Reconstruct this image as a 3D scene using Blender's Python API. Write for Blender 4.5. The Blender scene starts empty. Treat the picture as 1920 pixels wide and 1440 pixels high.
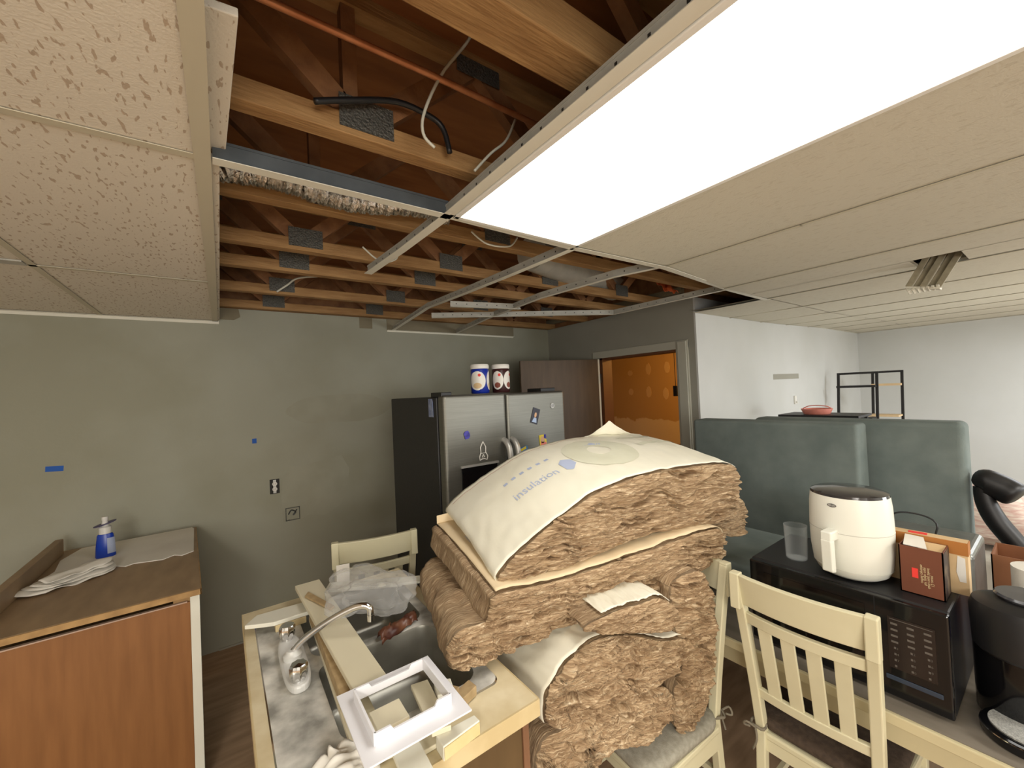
import bpy, bmesh, math, random
from math import sin, cos, pi, radians, sqrt, hypot
from mathutils import Vector, Matrix, noise, Euler
random.seed(7)
scn = bpy.context.scene
COL = scn.collection

# ------------------------------------------------------------------ camera, world, light, exposure
H = 1.74
cd = bpy.data.cameras.new('camera'); cam = bpy.data.objects.new('camera', cd); COL.objects.link(cam)
yw, pt, rl = radians(35.783), radians(.985), radians(-2.583)
fw = Vector((sin(yw)*cos(pt), cos(yw)*cos(pt), sin(pt)))
r0 = Vector((cos(yw), -sin(yw), 0)); u0 = r0.cross(fw)
rr = r0*cos(rl)+u0*sin(rl); uu = -r0*sin(rl)+u0*cos(rl)
cam.matrix_world = Matrix(((rr.x, uu.x, -fw.x, 0), (rr.y, uu.y, -fw.y, 0), (rr.z, uu.z, -fw.z, H), (0, 0, 0, 1)))
cd.sensor_fit = 'HORIZONTAL'; cd.sensor_width = 36; cd.lens = 36*757/1920; cd.clip_start = .02
scn.camera = cam

w = bpy.data.worlds.new('world'); scn.world = w; w.use_nodes = True
w.node_tree.nodes['Background'].inputs[0].default_value = (.5, .55, .6, 1)
w.node_tree.nodes['Background'].inputs[1].default_value = .02

vs = scn.view_settings
vs.view_transform = 'Standard'; vs.look = 'None'; vs.gamma = 1; vs.use_curve_mapping = False
vs.exposure = 0.08

TROFFER_E = 6.0          # diffuser of the lit ceiling troffer
def area(name, loc, size, power, color, rot=(0, 0, 0)):
    l = bpy.data.lights.new(name, 'AREA'); l.shape = 'RECTANGLE'; l.size, l.size_y = size
    l.energy = power; l.color = color
    o = bpy.data.objects.new(name, l); COL.objects.link(o); o.location = loc; o.rotation_euler = rot
    return o
# added fill lamps behind the camera lift the ambient; cool far-room lamp is inferred
area('added_fill_behind', (-1.2, -1.6, 2.30), (.6, 1.2), 98, (1, .95, .87))
area('ceiling_lamp_far_room', (5.6, -.9, 2.30), (.6, 1.2), 72, (.93, .96, 1))
area('added_fill_near_room', (2.6, -1.9, 2.30), (.6, 1.2), 66, (1, .97, .91))
# added fill panels before the solid wall behind the viewer, raising ambient light
area('added_wall_fill_behind', (-.6, -2.95, 1.45), (1.8, 1.1), 62, (1, .97, .92), (radians(90), 0, 0))
area('added_wall_fill_right', (4.6, -2.95, 1.45), (1.8, 1.1), 55, (.94, .97, 1), (radians(90), 0, 0))
pl = bpy.data.lights.new('utility_room_bulb', 'POINT'); pl.energy = 34; pl.color = (1, .50, .12); pl.shadow_soft_size = .05
plo = bpy.data.objects.new('utility_room_bulb', pl); COL.objects.link(plo); plo.location = (4.3, 2.35, 2.2)

# ------------------------------------------------------------------ materials
MATS = {}
def rgb(r, g, b):
    f = lambda c: (c/255/12.92) if c/255 <= .04045 else ((c/255+.055)/1.055)**2.4
    return (f(r), f(g), f(b), 1)
def mat(name, c1, c2=None, rough=.6, metal=0, scale=8, stretch=(1, 1, 1), bump=0, bscale=None, spec=.5, detail=4, emit=None, estr=0, trans=0, alpha=1, lo=.35, hi=.65, coord='Object', coat=0):
    if name in MATS: return MATS[name]
    m = bpy.data.materials.new(name); m.use_nodes = True; nt = m.node_tree; N = nt.nodes; L = nt.links
    b = N['Principled BSDF']
    b.inputs['Roughness'].default_value = rough; b.inputs['Metallic'].default_value = metal
    b.inputs['Specular IOR Level'].default_value = spec
    b.inputs['Coat Weight'].default_value = coat
    b.inputs['Base Color'].default_value = c1
    if emit: b.inputs['Emission Color'].default_value = emit; b.inputs['Emission Strength'].default_value = estr
    if trans: b.inputs['Transmission Weight'].default_value = trans
    if alpha < 1: b.inputs['Alpha'].default_value = alpha
    if c2 or bump:
        tc = N.new('ShaderNodeTexCoord'); mp = N.new('ShaderNodeMapping'); mp.inputs['Scale'].default_value = stretch
        L.new(tc.outputs[coord], mp.inputs[0])
    if c2:
        n = N.new('ShaderNodeTexNoise'); n.inputs['Scale'].default_value = scale; n.inputs['Detail'].default_value = detail
        L.new(mp.outputs[0], n.inputs['Vector'])
        r = N.new('ShaderNodeValToRGB'); r.color_ramp.elements[0].color = c1; r.color_ramp.elements[1].color = c2
        r.color_ramp.elements[0].position = lo; r.color_ramp.elements[1].position = hi
        L.new(n.outputs[0], r.inputs[0]); L.new(r.outputs[0], b.inputs['Base Color'])
    if bump:
        n2 = N.new('ShaderNodeTexNoise'); n2.inputs['Scale'].default_value = bscale or scale; n2.inputs['Detail'].default_value = 6
        L.new(mp.outputs[0], n2.inputs['Vector'])
        bp = N.new('ShaderNodeBump'); bp.inputs['Strength'].default_value = bump; bp.inputs['Distance'].default_value = .01
        L.new(n2.outputs[0], bp.inputs['Height']); L.new(bp.outputs[0], b.inputs['Normal'])
    MATS[name] = m
    return m

M_wall = mat('sage_wall_paint', rgb(150, 149, 130), rgb(160, 160, 144), .75, scale=1.3, lo=.4, hi=.6, bump=.05, bscale=60)
M_white = mat('white_wall_paint', rgb(196, 197, 192), rgb(204, 205, 202), .8, scale=1.1, bump=.04, bscale=60)
M_taupe = mat('grey_wall_paint', rgb(152, 150, 138), rgb(160, 158, 147), .8, scale=1.5)
M_drywall = mat('bare_drywall', rgb(128, 120, 98), rgb(140, 132, 110), .9, scale=4)
M_primer = mat('primer_patch', rgb(158, 157, 142), rgb(166, 165, 152), .8, scale=3)
M_floor = mat('brown_vinyl_plank', rgb(146, 120, 94), rgb(170, 142, 114), .5, scale=4, stretch=(1, 6, 1))
M_trim = mat('cream_trim_paint', rgb(214, 206, 178), rgb(222, 214, 188), .45, scale=3)
M_trimwhite = mat('white_trim_paint', rgb(222, 220, 205), None, .45)
M_mdf = mat('raw_board_edge', rgb(176, 152, 112), rgb(152, 128, 90), .8, scale=30)
M_tbar = mat('white_grid_metal', rgb(226, 223, 208), None, .45, 0)
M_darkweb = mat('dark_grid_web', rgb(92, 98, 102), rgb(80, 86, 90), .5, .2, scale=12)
M_tbarweb = mat('galvanised_grid_web', rgb(186, 184, 174), rgb(172, 171, 162), .5, 0, scale=12)
M_joist = mat('pine_truss_wood', rgb(146, 108, 64), rgb(172, 134, 86), .7, scale=3, stretch=(1.5, 12, 12), bump=.3, bscale=12)
M_web = mat('pine_web_wood', rgb(128, 88, 56), rgb(152, 108, 70), .75, scale=5, stretch=(3, 3, 3), bump=.3, bscale=14)
M_ply = mat('plywood_subfloor', rgb(128, 80, 42), rgb(152, 98, 54), .75, scale=3, stretch=(1, 5, 1))
M_plate = mat('gusset_steel', rgb(84, 83, 78), rgb(112, 111, 104), .5, .6, scale=180, bump=.6, bscale=160)
M_copper = mat('copper_pipe', rgb(214, 150, 108), rgb(184, 118, 78), .42, .4, scale=14)
M_foil = mat('crinkled_foil', rgb(210, 206, 198), None, .22, 1, bump=1, bscale=60)
M_black = mat('black_plastic', rgb(22, 22, 24), None, .45)
M_gloss = mat('glossy_black', rgb(14, 14, 16), None, .12)
M_blackmetal = mat('black_metal', rgb(24, 22, 22), None, .5)
M_steel = mat('brushed_stainless', rgb(124, 123, 115), rgb(132, 131, 123), .45, .85, scale=6, stretch=(1, 1, 60))
M_handle = mat('satin_handle', rgb(196, 194, 188), None, .38, .55)
M_chrome = mat('chrome', rgb(225, 225, 225), None, .07, 1)
M_fridgeside = mat('fridge_side_black', rgb(34, 33, 33), rgb(40, 39, 39), .5, scale=60, bump=.1, bscale=200)
M_wood = mat('cherry_panel', rgb(130, 84, 40), rgb(142, 94, 48), .55, scale=2.5, stretch=(8, 1, 1), coord='Generated')
M_darkwood = mat('brown_end_panel', rgb(84, 64, 36), rgb(96, 74, 44), .55, scale=3, stretch=(5, 1, 1))
M_stile = mat('reddish_stile', rgb(112, 78, 54), rgb(128, 92, 66), .5, scale=3, stretch=(5, 1, 1))
M_topwood = mat('brown_worktop', rgb(138, 114, 86), rgb(160, 134, 102), .5, scale=5, stretch=(3, 1, 1), lo=.3, hi=.7)
M_topedge = mat('tan_worktop_edge', rgb(176, 140, 88), rgb(150, 116, 70), .6, scale=20)
M_laminate = mat('beige_laminate', rgb(204, 188, 150), rgb(222, 210, 178), .35, scale=14, lo=.3, hi=.7)
M_laminedge = mat('beige_laminate_edge', rgb(196, 176, 132), rgb(208, 190, 148), .4, scale=14)
M_door = mat('brown_door', rgb(84, 66, 46), rgb(96, 76, 54), .5, scale=3, stretch=(6, 6, 1))
M_jamb = mat('brown_jamb', rgb(100, 62, 36), None, .6)
M_chair = mat('cream_chair_paint', rgb(206, 199, 166), rgb(214, 208, 176), .4, scale=4)
M_cushgrey = mat('grey_seat_fabric', rgb(140, 136, 122), rgb(158, 154, 140), .9, scale=60, bump=.2, bscale=300)
M_cushbrown = mat('brown_seat_fabric', rgb(64, 52, 42), rgb(80, 66, 54), .9, scale=60, bump=.2, bscale=300)
M_tie = mat('grey_tie_fabric', rgb(120, 112, 96), None, .9)
M_green = mat('greygreen_upholstery', rgb(102, 113, 110), rgb(120, 130, 126), .95, scale=7, lo=.3, hi=.7, bump=.15, bscale=220)
M_tabletop = mat('grey_tabletop', rgb(116, 108, 96), rgb(130, 122, 110), .5, scale=4, stretch=(6, 1, 1))
M_tableedge = mat('cream_table_edge', rgb(194, 183, 146), rgb(202, 191, 154), .45, scale=4)
M_fryer = mat('white_plastic', rgb(226, 226, 214), None, .35)
M_fryerlid = mat('dark_glossy_lid', rgb(48, 46, 47), None, .12, coat=.5)
M_boxbrown = mat('brown_carton', rgb(104, 58, 38), rgb(112, 64, 42), .6, scale=4)
M_boxtan = mat('tan_carton', rgb(206, 176, 132), rgb(216, 188, 146), .6, scale=8)
M_boxgold = mat('amber_carton', rgb(168, 108, 48), None, .6)
M_red = mat('red_print', rgb(226, 60, 52), None, .6)
M_cream = mat('cream_print', rgb(214, 196, 150), None, .6)
M_card = mat('brown_cardboard', rgb(130, 84, 54), rgb(140, 92, 60), .8, scale=6)
M_paperw = mat('white_paper', rgb(226, 222, 212), rgb(216, 211, 200), .8, scale=4, bump=.2, bscale=16)
M_toaster = mat('grey_steel_casing', rgb(120, 122, 118), rgb(132, 134, 130), .35, .6, scale=20)
M_bluepl = mat('blue_bottle', rgb(26, 62, 168), None, .3)
M_purple = mat('purple_plastic', rgb(64, 52, 110), None, .4)
M_bluetape = mat('blue_painter_tape', rgb(28, 88, 176), None, .7)
M_pink = mat('pink_plastic', rgb(214, 132, 116), None, .45)
M_indigo = mat('indigo_cloth', rgb(52, 44, 92), None, .8)
M_amberjunk = mat('amber_wrapper', rgb(112, 72, 50), rgb(70, 36, 30), .35, scale=20)
M_greyprint = mat('greygreen_print', rgb(208, 206, 182), rgb(214, 212, 190), .8, scale=8)
M_blueprint = mat('pale_blue_print', rgb(176, 186, 210), None, .8)
M_redline = mat('brick_line_print', rgb(176, 112, 86), None, .8)
M_outlet = mat('outlet_white', rgb(225, 222, 214), None, .4)
M_outletdark = mat('outlet_recess', rgb(40, 38, 34), None, .7)
M_cablew = mat('white_cable', rgb(206, 204, 188), None, .5)
M_yellow = mat('yellow_print', rgb(232, 208, 60), None, .5)
M_sky = mat('sky_print', rgb(60, 130, 190), None, .5)
M_pinkp = mat('pink_print', rgb(226, 130, 110), None, .5)
M_skin = mat('tan_print', rgb(214, 170, 130), None, .5)
M_navy = mat('navy_card', rgb(26, 26, 44), None, .4)
M_violet = mat('violet_magnet', rgb(76, 72, 176), rgb(48, 44, 130), .5, scale=60)
M_vent = mat('vinyl_rib', rgb(168, 160, 136), rgb(150, 142, 120), .5, scale=30)
M_mesh = mat('drip_tray_mesh', rgb(200, 200, 194), rgb(150, 150, 146), .5, .2, scale=300)

# ceiling tile: cream mineral fibre with short worm-track fissures
def tile_mat(name, base, fiss, thr, bumpy):
    m = bpy.data.materials.new(name); m.use_nodes = True; nt = m.node_tree; N = nt.nodes; L = nt.links
    b = N['Principled BSDF']; b.inputs['Roughness'].default_value = .9
    tc = N.new('ShaderNodeTexCoord'); mp = N.new('ShaderNodeMapping'); mp.inputs['Scale'].default_value = (1, .32, 1)
    mp.inputs['Rotation'].default_value = (0, 0, radians(28))
    L.new(tc.outputs['Object'], mp.inputs[0])
    n = N.new('ShaderNodeTexNoise'); n.inputs['Scale'].default_value = 104; n.inputs['Detail'].default_value = 2.5; n.inputs['Roughness'].default_value = .4
    L.new(mp.outputs[0], n.inputs['Vector'])
    r = N.new('ShaderNodeValToRGB'); r.color_ramp.elements[0].position = thr; r.color_ramp.elements[1].position = thr+.035
    r.color_ramp.elements[0].color = base; r.color_ramp.elements[1].color = fiss
    L.new(n.outputs[0], r.inputs[0]); L.new(r.outputs[0], b.inputs['Base Color'])
    n2 = N.new('ShaderNodeTexNoise'); n2.inputs['Scale'].default_value = 160; n2.inputs['Detail'].default_value = 4
    L.new(tc.outputs['Object'], n2.inputs['Vector'])
    ma = N.new('ShaderNodeMath'); ma.operation = 'MULTIPLY_ADD'; ma.inputs[1].default_value = -2.0
    L.new(r.outputs[0], ma.inputs[0]); L.new(n2.outputs[0], ma.inputs[2])
    ma.inputs[1].default_value = 1.5
    bp = N.new('ShaderNodeBump'); bp.inputs['Strength'].default_value = bumpy; bp.inputs['Distance'].default_value = .004
    L.new(ma.outputs[0], bp.inputs['Height']); L.new(bp.outputs[0], b.inputs['Normal'])
    return m
M_tile = tile_mat('fissured_ceiling_tile', rgb(226, 219, 203), rgb(190, 173, 152), .615, .3)
M_tile2 = tile_mat('smooth_ceiling_tile', rgb(210, 205, 188), rgb(202, 196, 178), .60, .25)

# fibreglass: layered brown wool, from the mesh's own UV (along the layer, across the layers)
def wool_mat():
    m = bpy.data.materials.new('brown_fibreglass_wool'); m.use_nodes = True; nt = m.node_tree; N = nt.nodes; L = nt.links
    b = N['Principled BSDF']; b.inputs['Roughness'].default_value = .85
    tc = N.new('ShaderNodeTexCoord'); mp = N.new('ShaderNodeMapping'); mp.inputs['Scale'].default_value = (11, 150, 1)
    L.new(tc.outputs['UV'], mp.inputs[0])
    n = N.new('ShaderNodeTexNoise'); n.inputs['Scale'].default_value = 1.5; n.inputs['Detail'].default_value = 8; n.inputs['Distortion'].default_value = .9; n.inputs['Roughness'].default_value = .68
    L.new(mp.outputs[0], n.inputs['Vector'])
    r = N.new('ShaderNodeValToRGB'); e = r.color_ramp.elements
    e[0].position = .28; e[0].color = rgb(118, 92, 64); e[1].position = .70; e[1].color = rgb(240, 222, 190)
    x = e.new(.48); x.color = rgb(168, 140, 106); x = e.new(.58); x.color = rgb(200, 174, 138)
    L.new(n.outputs[0], r.inputs[0])
    n3 = N.new('ShaderNodeTexNoise'); n3.inputs['Scale'].default_value = 5; L.new(tc.outputs['Object'], n3.inputs['Vector'])
    mx = N.new('ShaderNodeMix'); mx.data_type = 'RGBA'; mx.blend_type = 'MULTIPLY'; mx.inputs[0].default_value = .5
    r3 = N.new('ShaderNodeValToRGB'); r3.color_ramp.elements[0].position = .35; r3.color_ramp.elements[0].color = (.74, .68, .62, 1); r3.color_ramp.elements[1].position = .6; r3.color_ramp.elements[1].color = (1, 1, 1, 1)
    L.new(n3.outputs[0], r3.inputs[0]); L.new(r.outputs[0], mx.inputs[6]); L.new(r3.outputs[0], mx.inputs[7])
    L.new(mx.outputs[2], b.inputs['Base Color'])
    n2 = N.new('ShaderNodeTexNoise'); n2.inputs['Scale'].default_value = 2.2; n2.inputs['Detail'].default_value = 9; n2.inputs['Distortion'].default_value = 1.2
    L.new(mp.outputs[0], n2.inputs['Vector'])
    bp = N.new('ShaderNodeBump'); bp.inputs['Strength'].default_value = .9; bp.inputs['Distance'].default_value = .008
    L.new(n2.outputs[0], bp.inputs['Height']); L.new(bp.outputs[0], b.inputs['Normal'])
    return m
M_wool = wool_mat()
M_kraft = mat('pale_kraft_paper', rgb(228, 223, 202), rgb(234, 230, 212), .6, scale=3, bump=.35, bscale=9)
M_kraft2 = mat('tan_kraft_paper', rgb(216, 194, 156), rgb(224, 204, 168), .7, scale=3, bump=.3, bscale=9)

def dusty_steel():
    m = mat('dusty_sink_steel', rgb(136, 135, 128), rgb(228, 226, 217), .6, .0, scale=9, detail=9, lo=.38, hi=.68, bump=.2, bscale=24)
    return m
M_sink = dusty_steel()
M_bowl = mat('sink_bowl_steel', rgb(150, 148, 138), rgb(166, 164, 154), .35, .6, scale=10)
M_diff = mat('lit_diffuser', (1, 1, 1, 1), None, .5, emit=(1, .975, .93, 1), estr=TROFFER_E)
def glassy():
    m = mat('clear_tumbler', rgb(225, 232, 232), None, .05); nt = m.node_tree
    lw = nt.nodes.new('ShaderNodeLayerWeight'); lw.inputs[0].default_value = .4; mr = nt.nodes.new('ShaderNodeMapRange'); mr.inputs[3].default_value = .02; mr.inputs[4].default_value = .30
    nt.links.new(lw.outputs['Facing'], mr.inputs[0]); nt.links.new(mr.outputs[0], nt.nodes['Principled BSDF'].inputs['Alpha']); return m
M_glass = glassy()
def bag_mat():
    m = bpy.data.materials.new('clear_plastic_bag'); m.use_nodes = True; nt = m.node_tree; N = nt.nodes; L = nt.links
    b = N['Principled BSDF']; b.inputs['Base Color'].default_value = rgb(225, 226, 224); b.inputs['Roughness'].default_value = .18
    lw = N.new('ShaderNodeLayerWeight'); lw.inputs[0].default_value = .35
    n = N.new('ShaderNodeTexNoise'); n.inputs['Scale'].default_value = 11; n.inputs['Detail'].default_value = 3; n.inputs['Distortion'].default_value = 1
    tc = N.new('ShaderNodeTexCoord'); L.new(tc.outputs['Object'], n.inputs['Vector'])
    bp = N.new('ShaderNodeBump'); bp.inputs['Strength'].default_value = .8; bp.inputs['Distance'].default_value = .02; L.new(n.outputs[0], bp.inputs['Height']); L.new(bp.outputs[0], b.inputs['Normal'])
    mr = N.new('ShaderNodeMapRange'); mr.inputs[3].default_value = .10; mr.inputs[4].default_value = .55; L.new(lw.outputs['Facing'], mr.inputs[0]); L.new(mr.outputs[0], b.inputs['Alpha'])
    return m
M_bag = bag_mat()

# ------------------------------------------------------------------ mesh helpers
class MB:
    def __init__(s): s.v = []; s.f = []; s.m = []; s.uv = None
    def quadbox(s, P, mi=0):
        n = len(s.v); s.v += [tuple(p) for p in P]
        for f in ((0, 3, 2, 1), (4, 5, 6, 7), (0, 1, 5, 4), (1, 2, 6, 5), (2, 3, 7, 6), (3, 0, 4, 7)):
            s.f.append(tuple(n+i for i in f)); s.m.append(mi)
        return s
    def box(s, x0, x1, y0, y1, z0, z1, mi=0):
        return s.quadbox([(x0, y0, z0), (x1, y0, z0), (x1, y1, z0), (x0, y1, z0), (x0, y0, z1), (x1, y0, z1), (x1, y1, z1), (x0, y1, z1)], mi)
    def obox(s, c, size, rot=(0, 0, 0), mi=0):
        R = Euler(rot).to_matrix(); c = Vector(c); a, b, h = [q/2 for q in size]
        return s.quadbox([c+R@Vector(p) for p in ((-a, -b, -h), (a, -b, -h), (a, b, -h), (-a, b, -h), (-a, -b, h), (a, -b, h), (a, b, h), (-a, b, h))], mi)
    def beam(s, p, q, wx, wz, up=(0, 0, 1), mi=0, off=0):
        p = Vector(p); q = Vector(q); d = (q-p).normalized(); sd = d.cross(Vector(up)).normalized(); u = sd.cross(d)
        a = sd*wx/2; b = u*wz/2
        return s.quadbox([p-a-b, p+a-b, q+a-b, q-a-b, p-a+b, p+a+b, q+a+b, q-a+b], mi)
    def prism(s, poly, z0, z1, mi=0, fn=None):
        n = len(s.v); k = len(poly); fn = fn or (lambda x, y, z: (x, y, z))
        s.v += [fn(x, y, z0) for x, y in poly]+[fn(x, y, z1) for x, y in poly]
        s.f.append(tuple(range(n+k-1, n-1, -1))); s.m.append(mi); s.f.append(tuple(range(n+k, n+2*k))); s.m.append(mi)
        for i in range(k):
            j = (i+1) % k; s.f.append((n+i, n+j, n+k+j, n+k+i)); s.m.append(mi)
        return s
    def tube(s, pts, r, seg=10, mi=0, caps=True):
        pts = [Vector(p) for p in pts]; n0 = len(s.v); K = len(pts)
        t = (pts[1]-pts[0]).normalized(); nrm = t.orthogonal().normalized()
        for i, p in enumerate(pts):
            t = (pts[min(i+1, K-1)]-pts[max(i-1, 0)]).normalized()
            nrm = (nrm-t*nrm.dot(t)).normalized(); bn = t.cross(nrm); rad = r[i] if isinstance(r, (list, tuple)) else r
            for a in range(seg):
                s.v.append(tuple(p+(nrm*cos(2*pi*a/seg)+bn*sin(2*pi*a/seg))*rad))
        for i in range(K-1):
            for a in range(seg):
                b = (a+1) % seg; s.f.append((n0+i*seg+a, n0+i*seg+b, n0+(i+1)*seg+b, n0+(i+1)*seg+a)); s.m.append(mi)
        if caps:
            s.f.append(tuple(n0+a for a in range(seg-1, -1, -1))); s.m.append(mi)
            s.f.append(tuple(n0+(K-1)*seg+a for a in range(seg))); s.m.append(mi)
        return s
    def lathe(s, prof, c=(0, 0, 0), seg=32, mi=0, sx=1, sy=1, fn=None):
        n0 = len(s.v); K = len(prof)
        for r, z in prof:
            for a in range(seg):
                p = (c[0]+r*sx*cos(2*pi*a/seg), c[1]+r*sy*sin(2*pi*a/seg), c[2]+z)
                s.v.append(fn(*p) if fn else p)
        for i in range(K-1):
            for a in range(seg):
                b = (a+1) % seg; s.f.append((n0+i*seg+a, n0+i*seg+b, n0+(i+1)*seg+b, n0+(i+1)*seg+a)); s.m.append(mi)
        if prof[0][0] > 0: s.f.append(tuple(n0+a for a in range(seg-1, -1, -1))); s.m.append(mi)
        if prof[-1][0] > 0: s.f.append(tuple(n0+(K-1)*seg+a for a in range(seg))); s.m.append(mi)
        return s
    def grid(s, fn, nu, nv, mi=0, flip=False):
        n0 = len(s.v)
        for j in range(nv+1):
            for i in range(nu+1): s.v.append(tuple(fn(i/nu, j/nv)))
        for j in range(nv):
            for i in range(nu):
                a = n0+j*(nu+1)+i; q = (a, a+1, a+nu+2, a+nu+1); s.f.append(q[::-1] if flip else q); s.m.append(mi)
        return s

def build(name, mb, mats, parent=None, bevel=0, smooth=False, solid=0, seg=2, loc=None):
    me = bpy.data.meshes.new(name)
    if loc: L0 = Vector(loc); vv = [tuple(Vector(v)-L0) for v in mb.v]
    else: vv = mb.v
    me.from_pydata(vv, [], mb.f)
    if not isinstance(mats, (list, tuple)): mats = [mats]
    for m in mats: me.materials.append(m)
    me.polygons.foreach_set('material_index', mb.m)
    if mb.uv:
        ul = me.uv_layers.new(name='UVMap')
        li = [0]*len(me.loops); me.loops.foreach_get('vertex_index', li)
        flat = []
        for i in li: flat += mb.uv[i]
        ul.data.foreach_set('uv', flat)
    me.validate(); me.update()
    if smooth:
        me.polygons.foreach_set('use_smooth', [True]*len(me.polygons))
        if smooth == 'auto':
            me.set_sharp_from_angle(angle=radians(38))
    o = bpy.data.objects.new(name, me); COL.objects.link(o)
    if loc: o.location = loc
    if parent is not None:
        o.parent = parent
    if solid:
        md = o.modifiers.new('thickness', 'SOLIDIFY'); md.thickness = solid; md.offset = 0
    if bevel:
        md = o.modifiers.new('bevel', 'BEVEL'); md.width = bevel; md.segments = seg; md.limit_method = 'ANGLE'; md.angle_limit = radians(35)
        md.harden_normals = False
    return o
def tag(o, label, cat, group=None, kind=None):
    o['label'] = label; o['category'] = cat
    if group: o['group'] = group
    if kind: o['kind'] = kind
    return o
def thing(name, label, cat, loc=(0, 0, 0), rotz=0, group=None):
    o = bpy.data.objects.new(name, None); COL.objects.link(o); o.empty_display_size = .1
    o.location = loc; o.rotation_euler = (0, 0, rotz)
    return tag(o, label, cat, group)
def struct(name, mb, mats, **k):
    o = build(name, mb, mats, **k); o['kind'] = 'structure'; return o
def inv(t):   # world point -> local of a thing that has only loc and rotz
    c, s_ = cos(-t.rotation_euler.z), sin(-t.rotation_euler.z); l = t.location
    return lambda p: (c*(p[0]-l.x)-s_*(p[1]-l.y), s_*(p[0]-l.x)+c*(p[1]-l.y), p[2]-l.z)
def wpart(name, mb, mats, t, **k):   # mesh given in world coordinates, parented to thing t
    f = inv(t); mb.v = [f(v) for v in mb.v]
    return build(name, mb, mats, t, **k)
def wire(name, pts, r, m, label, cat, group=None, n=24):
    o = build(name, MB().tube(smoothpts(pts, n), r, 8), m, smooth=True); tag(o, label, cat, group); return o
def smoothpts(P, n):
    P = [Vector(p) for p in P]; out = []
    K = len(P)-1
    for i in range(n+1):
        t = i/n*K; k = min(int(t), K-1); u = t-k
        a = P[max(k-1, 0)]; b = P[k]; c = P[k+1]; d = P[min(k+2, K)]
        out.append(.5*((2*b)+(c-a)*u+(2*a-5*b+4*c-d)*u*u+(3*b-a-3*c+d)*u**3))
    return out
def textmesh(s, size=1.0):
    cu = bpy.data.curves.new('lettering', 'FONT'); cu.body = s; cu.size = size; cu.align_x = 'CENTER'; cu.align_y = 'CENTER'; cu.resolution_u = 2
    o = bpy.data.objects.new('lettering', cu); COL.objects.link(o)
    dg = bpy.context.evaluated_depsgraph_get(); dg.update()
    me = bpy.data.meshes.new_from_object(o.evaluated_get(dg))
    bm = bmesh.new(); bm.from_mesh(me); bmesh.ops.triangulate(bm, faces=bm.faces[:])
    V = [tuple(v.co) for v in bm.verts]; F = [tuple(v.index for v in f.verts) for f in bm.faces]; bm.free()
    bpy.data.objects.remove(o); bpy.data.curves.remove(cu); bpy.data.meshes.remove(me)
    return V, F
def addtext(mb, s, size, fn, mi=0):
    V, F = textmesh(s, size); n = len(mb.v)
    mb.v += [tuple(fn(x, y)) for x, y, z in V]
    for f in F: mb.f.append(tuple(n+i for i in f)); mb.m.append(mi)

# ------------------------------------------------------------------ room shell
ZC = 2.34
struct('floor', MB().box(-3, 7.5, -3, 5.6, -.1, 0), M_floor)
struct('wall_back', MB().box(-3, 3.15, 3.6, 3.72, 0, 2.44), M_wall)
wd = MB(); wd.box(3.15, 3.27, 1.79, 1.95, 0, 2.44); wd.box(3.15, 3.27, 2.81, 3.72, 0, 2.44); wd.box(3.15, 3.27, 1.95, 2.81, 2.032, 2.44)
struct('wall_doorway', wd, M_taupe)
struct('wall_far', MB().box(3.15, 7.4, 1.775, 1.79, 0, ZC+.1).box(3.27, 7.4, 1.79, 1.89, 0, 2.44), M_white)
struct('wall_right', MB().box(7.4, 7.5, -3, 1.89, 0, 2.44), M_white)
struct('wall_left', MB().box(-3.1, -3, -3.1, 3.72, 0, 2.9), M_white)
struct('wall_front', MB().box(-3, 7.5, -3.1, -3, 0, 2.9), M_white)
struct('baseboard_far', MB().box(3.16, 7.4, 1.762, 1.775, 0, .09), M_trimwhite)
struct('baseboard_back', MB().box(-.06, 3.15, 3.59, 3.6, 0, .012), M_primer)

# utility room seen through the doorway
def mudwall():
    m = bpy.data.materials.new('taped_drywall'); m.use_nodes = True; nt = m.node_tree; N = nt.nodes; L = nt.links
    b = N['Principled BSDF']; b.inputs['Roughness'].default_value = .9
    tc = N.new('ShaderNodeTexCoord'); n = N.new('ShaderNodeTexNoise'); n.inputs['Scale'].default_value = 3.5; n.inputs['Detail'].default_value = 5
    L.new(tc.outputs['Object'], n.inputs['Vector'])
    sp = N.new('ShaderNodeSeparateXYZ'); L.new(tc.outputs['Object'], sp.inputs[0])
    a = N.new('ShaderNodeMath'); a.operation = 'MULTIPLY_ADD'; a.inputs[1].default_value = .25; L.new(n.outputs[0], a.inputs[0]); L.new(sp.outputs['Z'], a.inputs[2])
    r = N.new('ShaderNodeValToRGB'); e = r.color_ramp.elements
    mr = N.new('ShaderNodeMapRange'); mr.inputs[1].default_value = .8; mr.inputs[2].default_value = 1.6; L.new(a.outputs[0], mr.inputs[0])
    dry = rgb(196, 160, 112); mud = rgb(226, 206, 176)
    e[0].position = 0; e[0].color = rgb(150, 110, 70); e[1].position = .22; e[1].color = rgb(150, 110, 70)
    x = e.new(.25); x.color = mud; x = e.new(.66); x.color = mud; x = e.new(.68); x.color = dry; x = e.new(1); x.color = dry
    L.new(mr.outputs[0], r.inputs[0]); L.new(r.outputs[0], b.inputs['Base Color'])
    return m
M_mudwall = mudwall()
struct('wall_utility_back', MB().box(5.3, 5.4, 1.9, 5.6, 0, 2.5), M_mudwall)
struct('wall_utility_side', MB().box(3.15, 5.3, 5.5, 5.6, 0, 2.5), M_mudwall)
struct('ceiling_utility', MB().box(3.15, 5.4, 1.89, 5.6, 2.5, 2.55), M_drywall)
M_mud = mat('joint_compound', rgb(216, 186, 146), None, .9)
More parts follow.
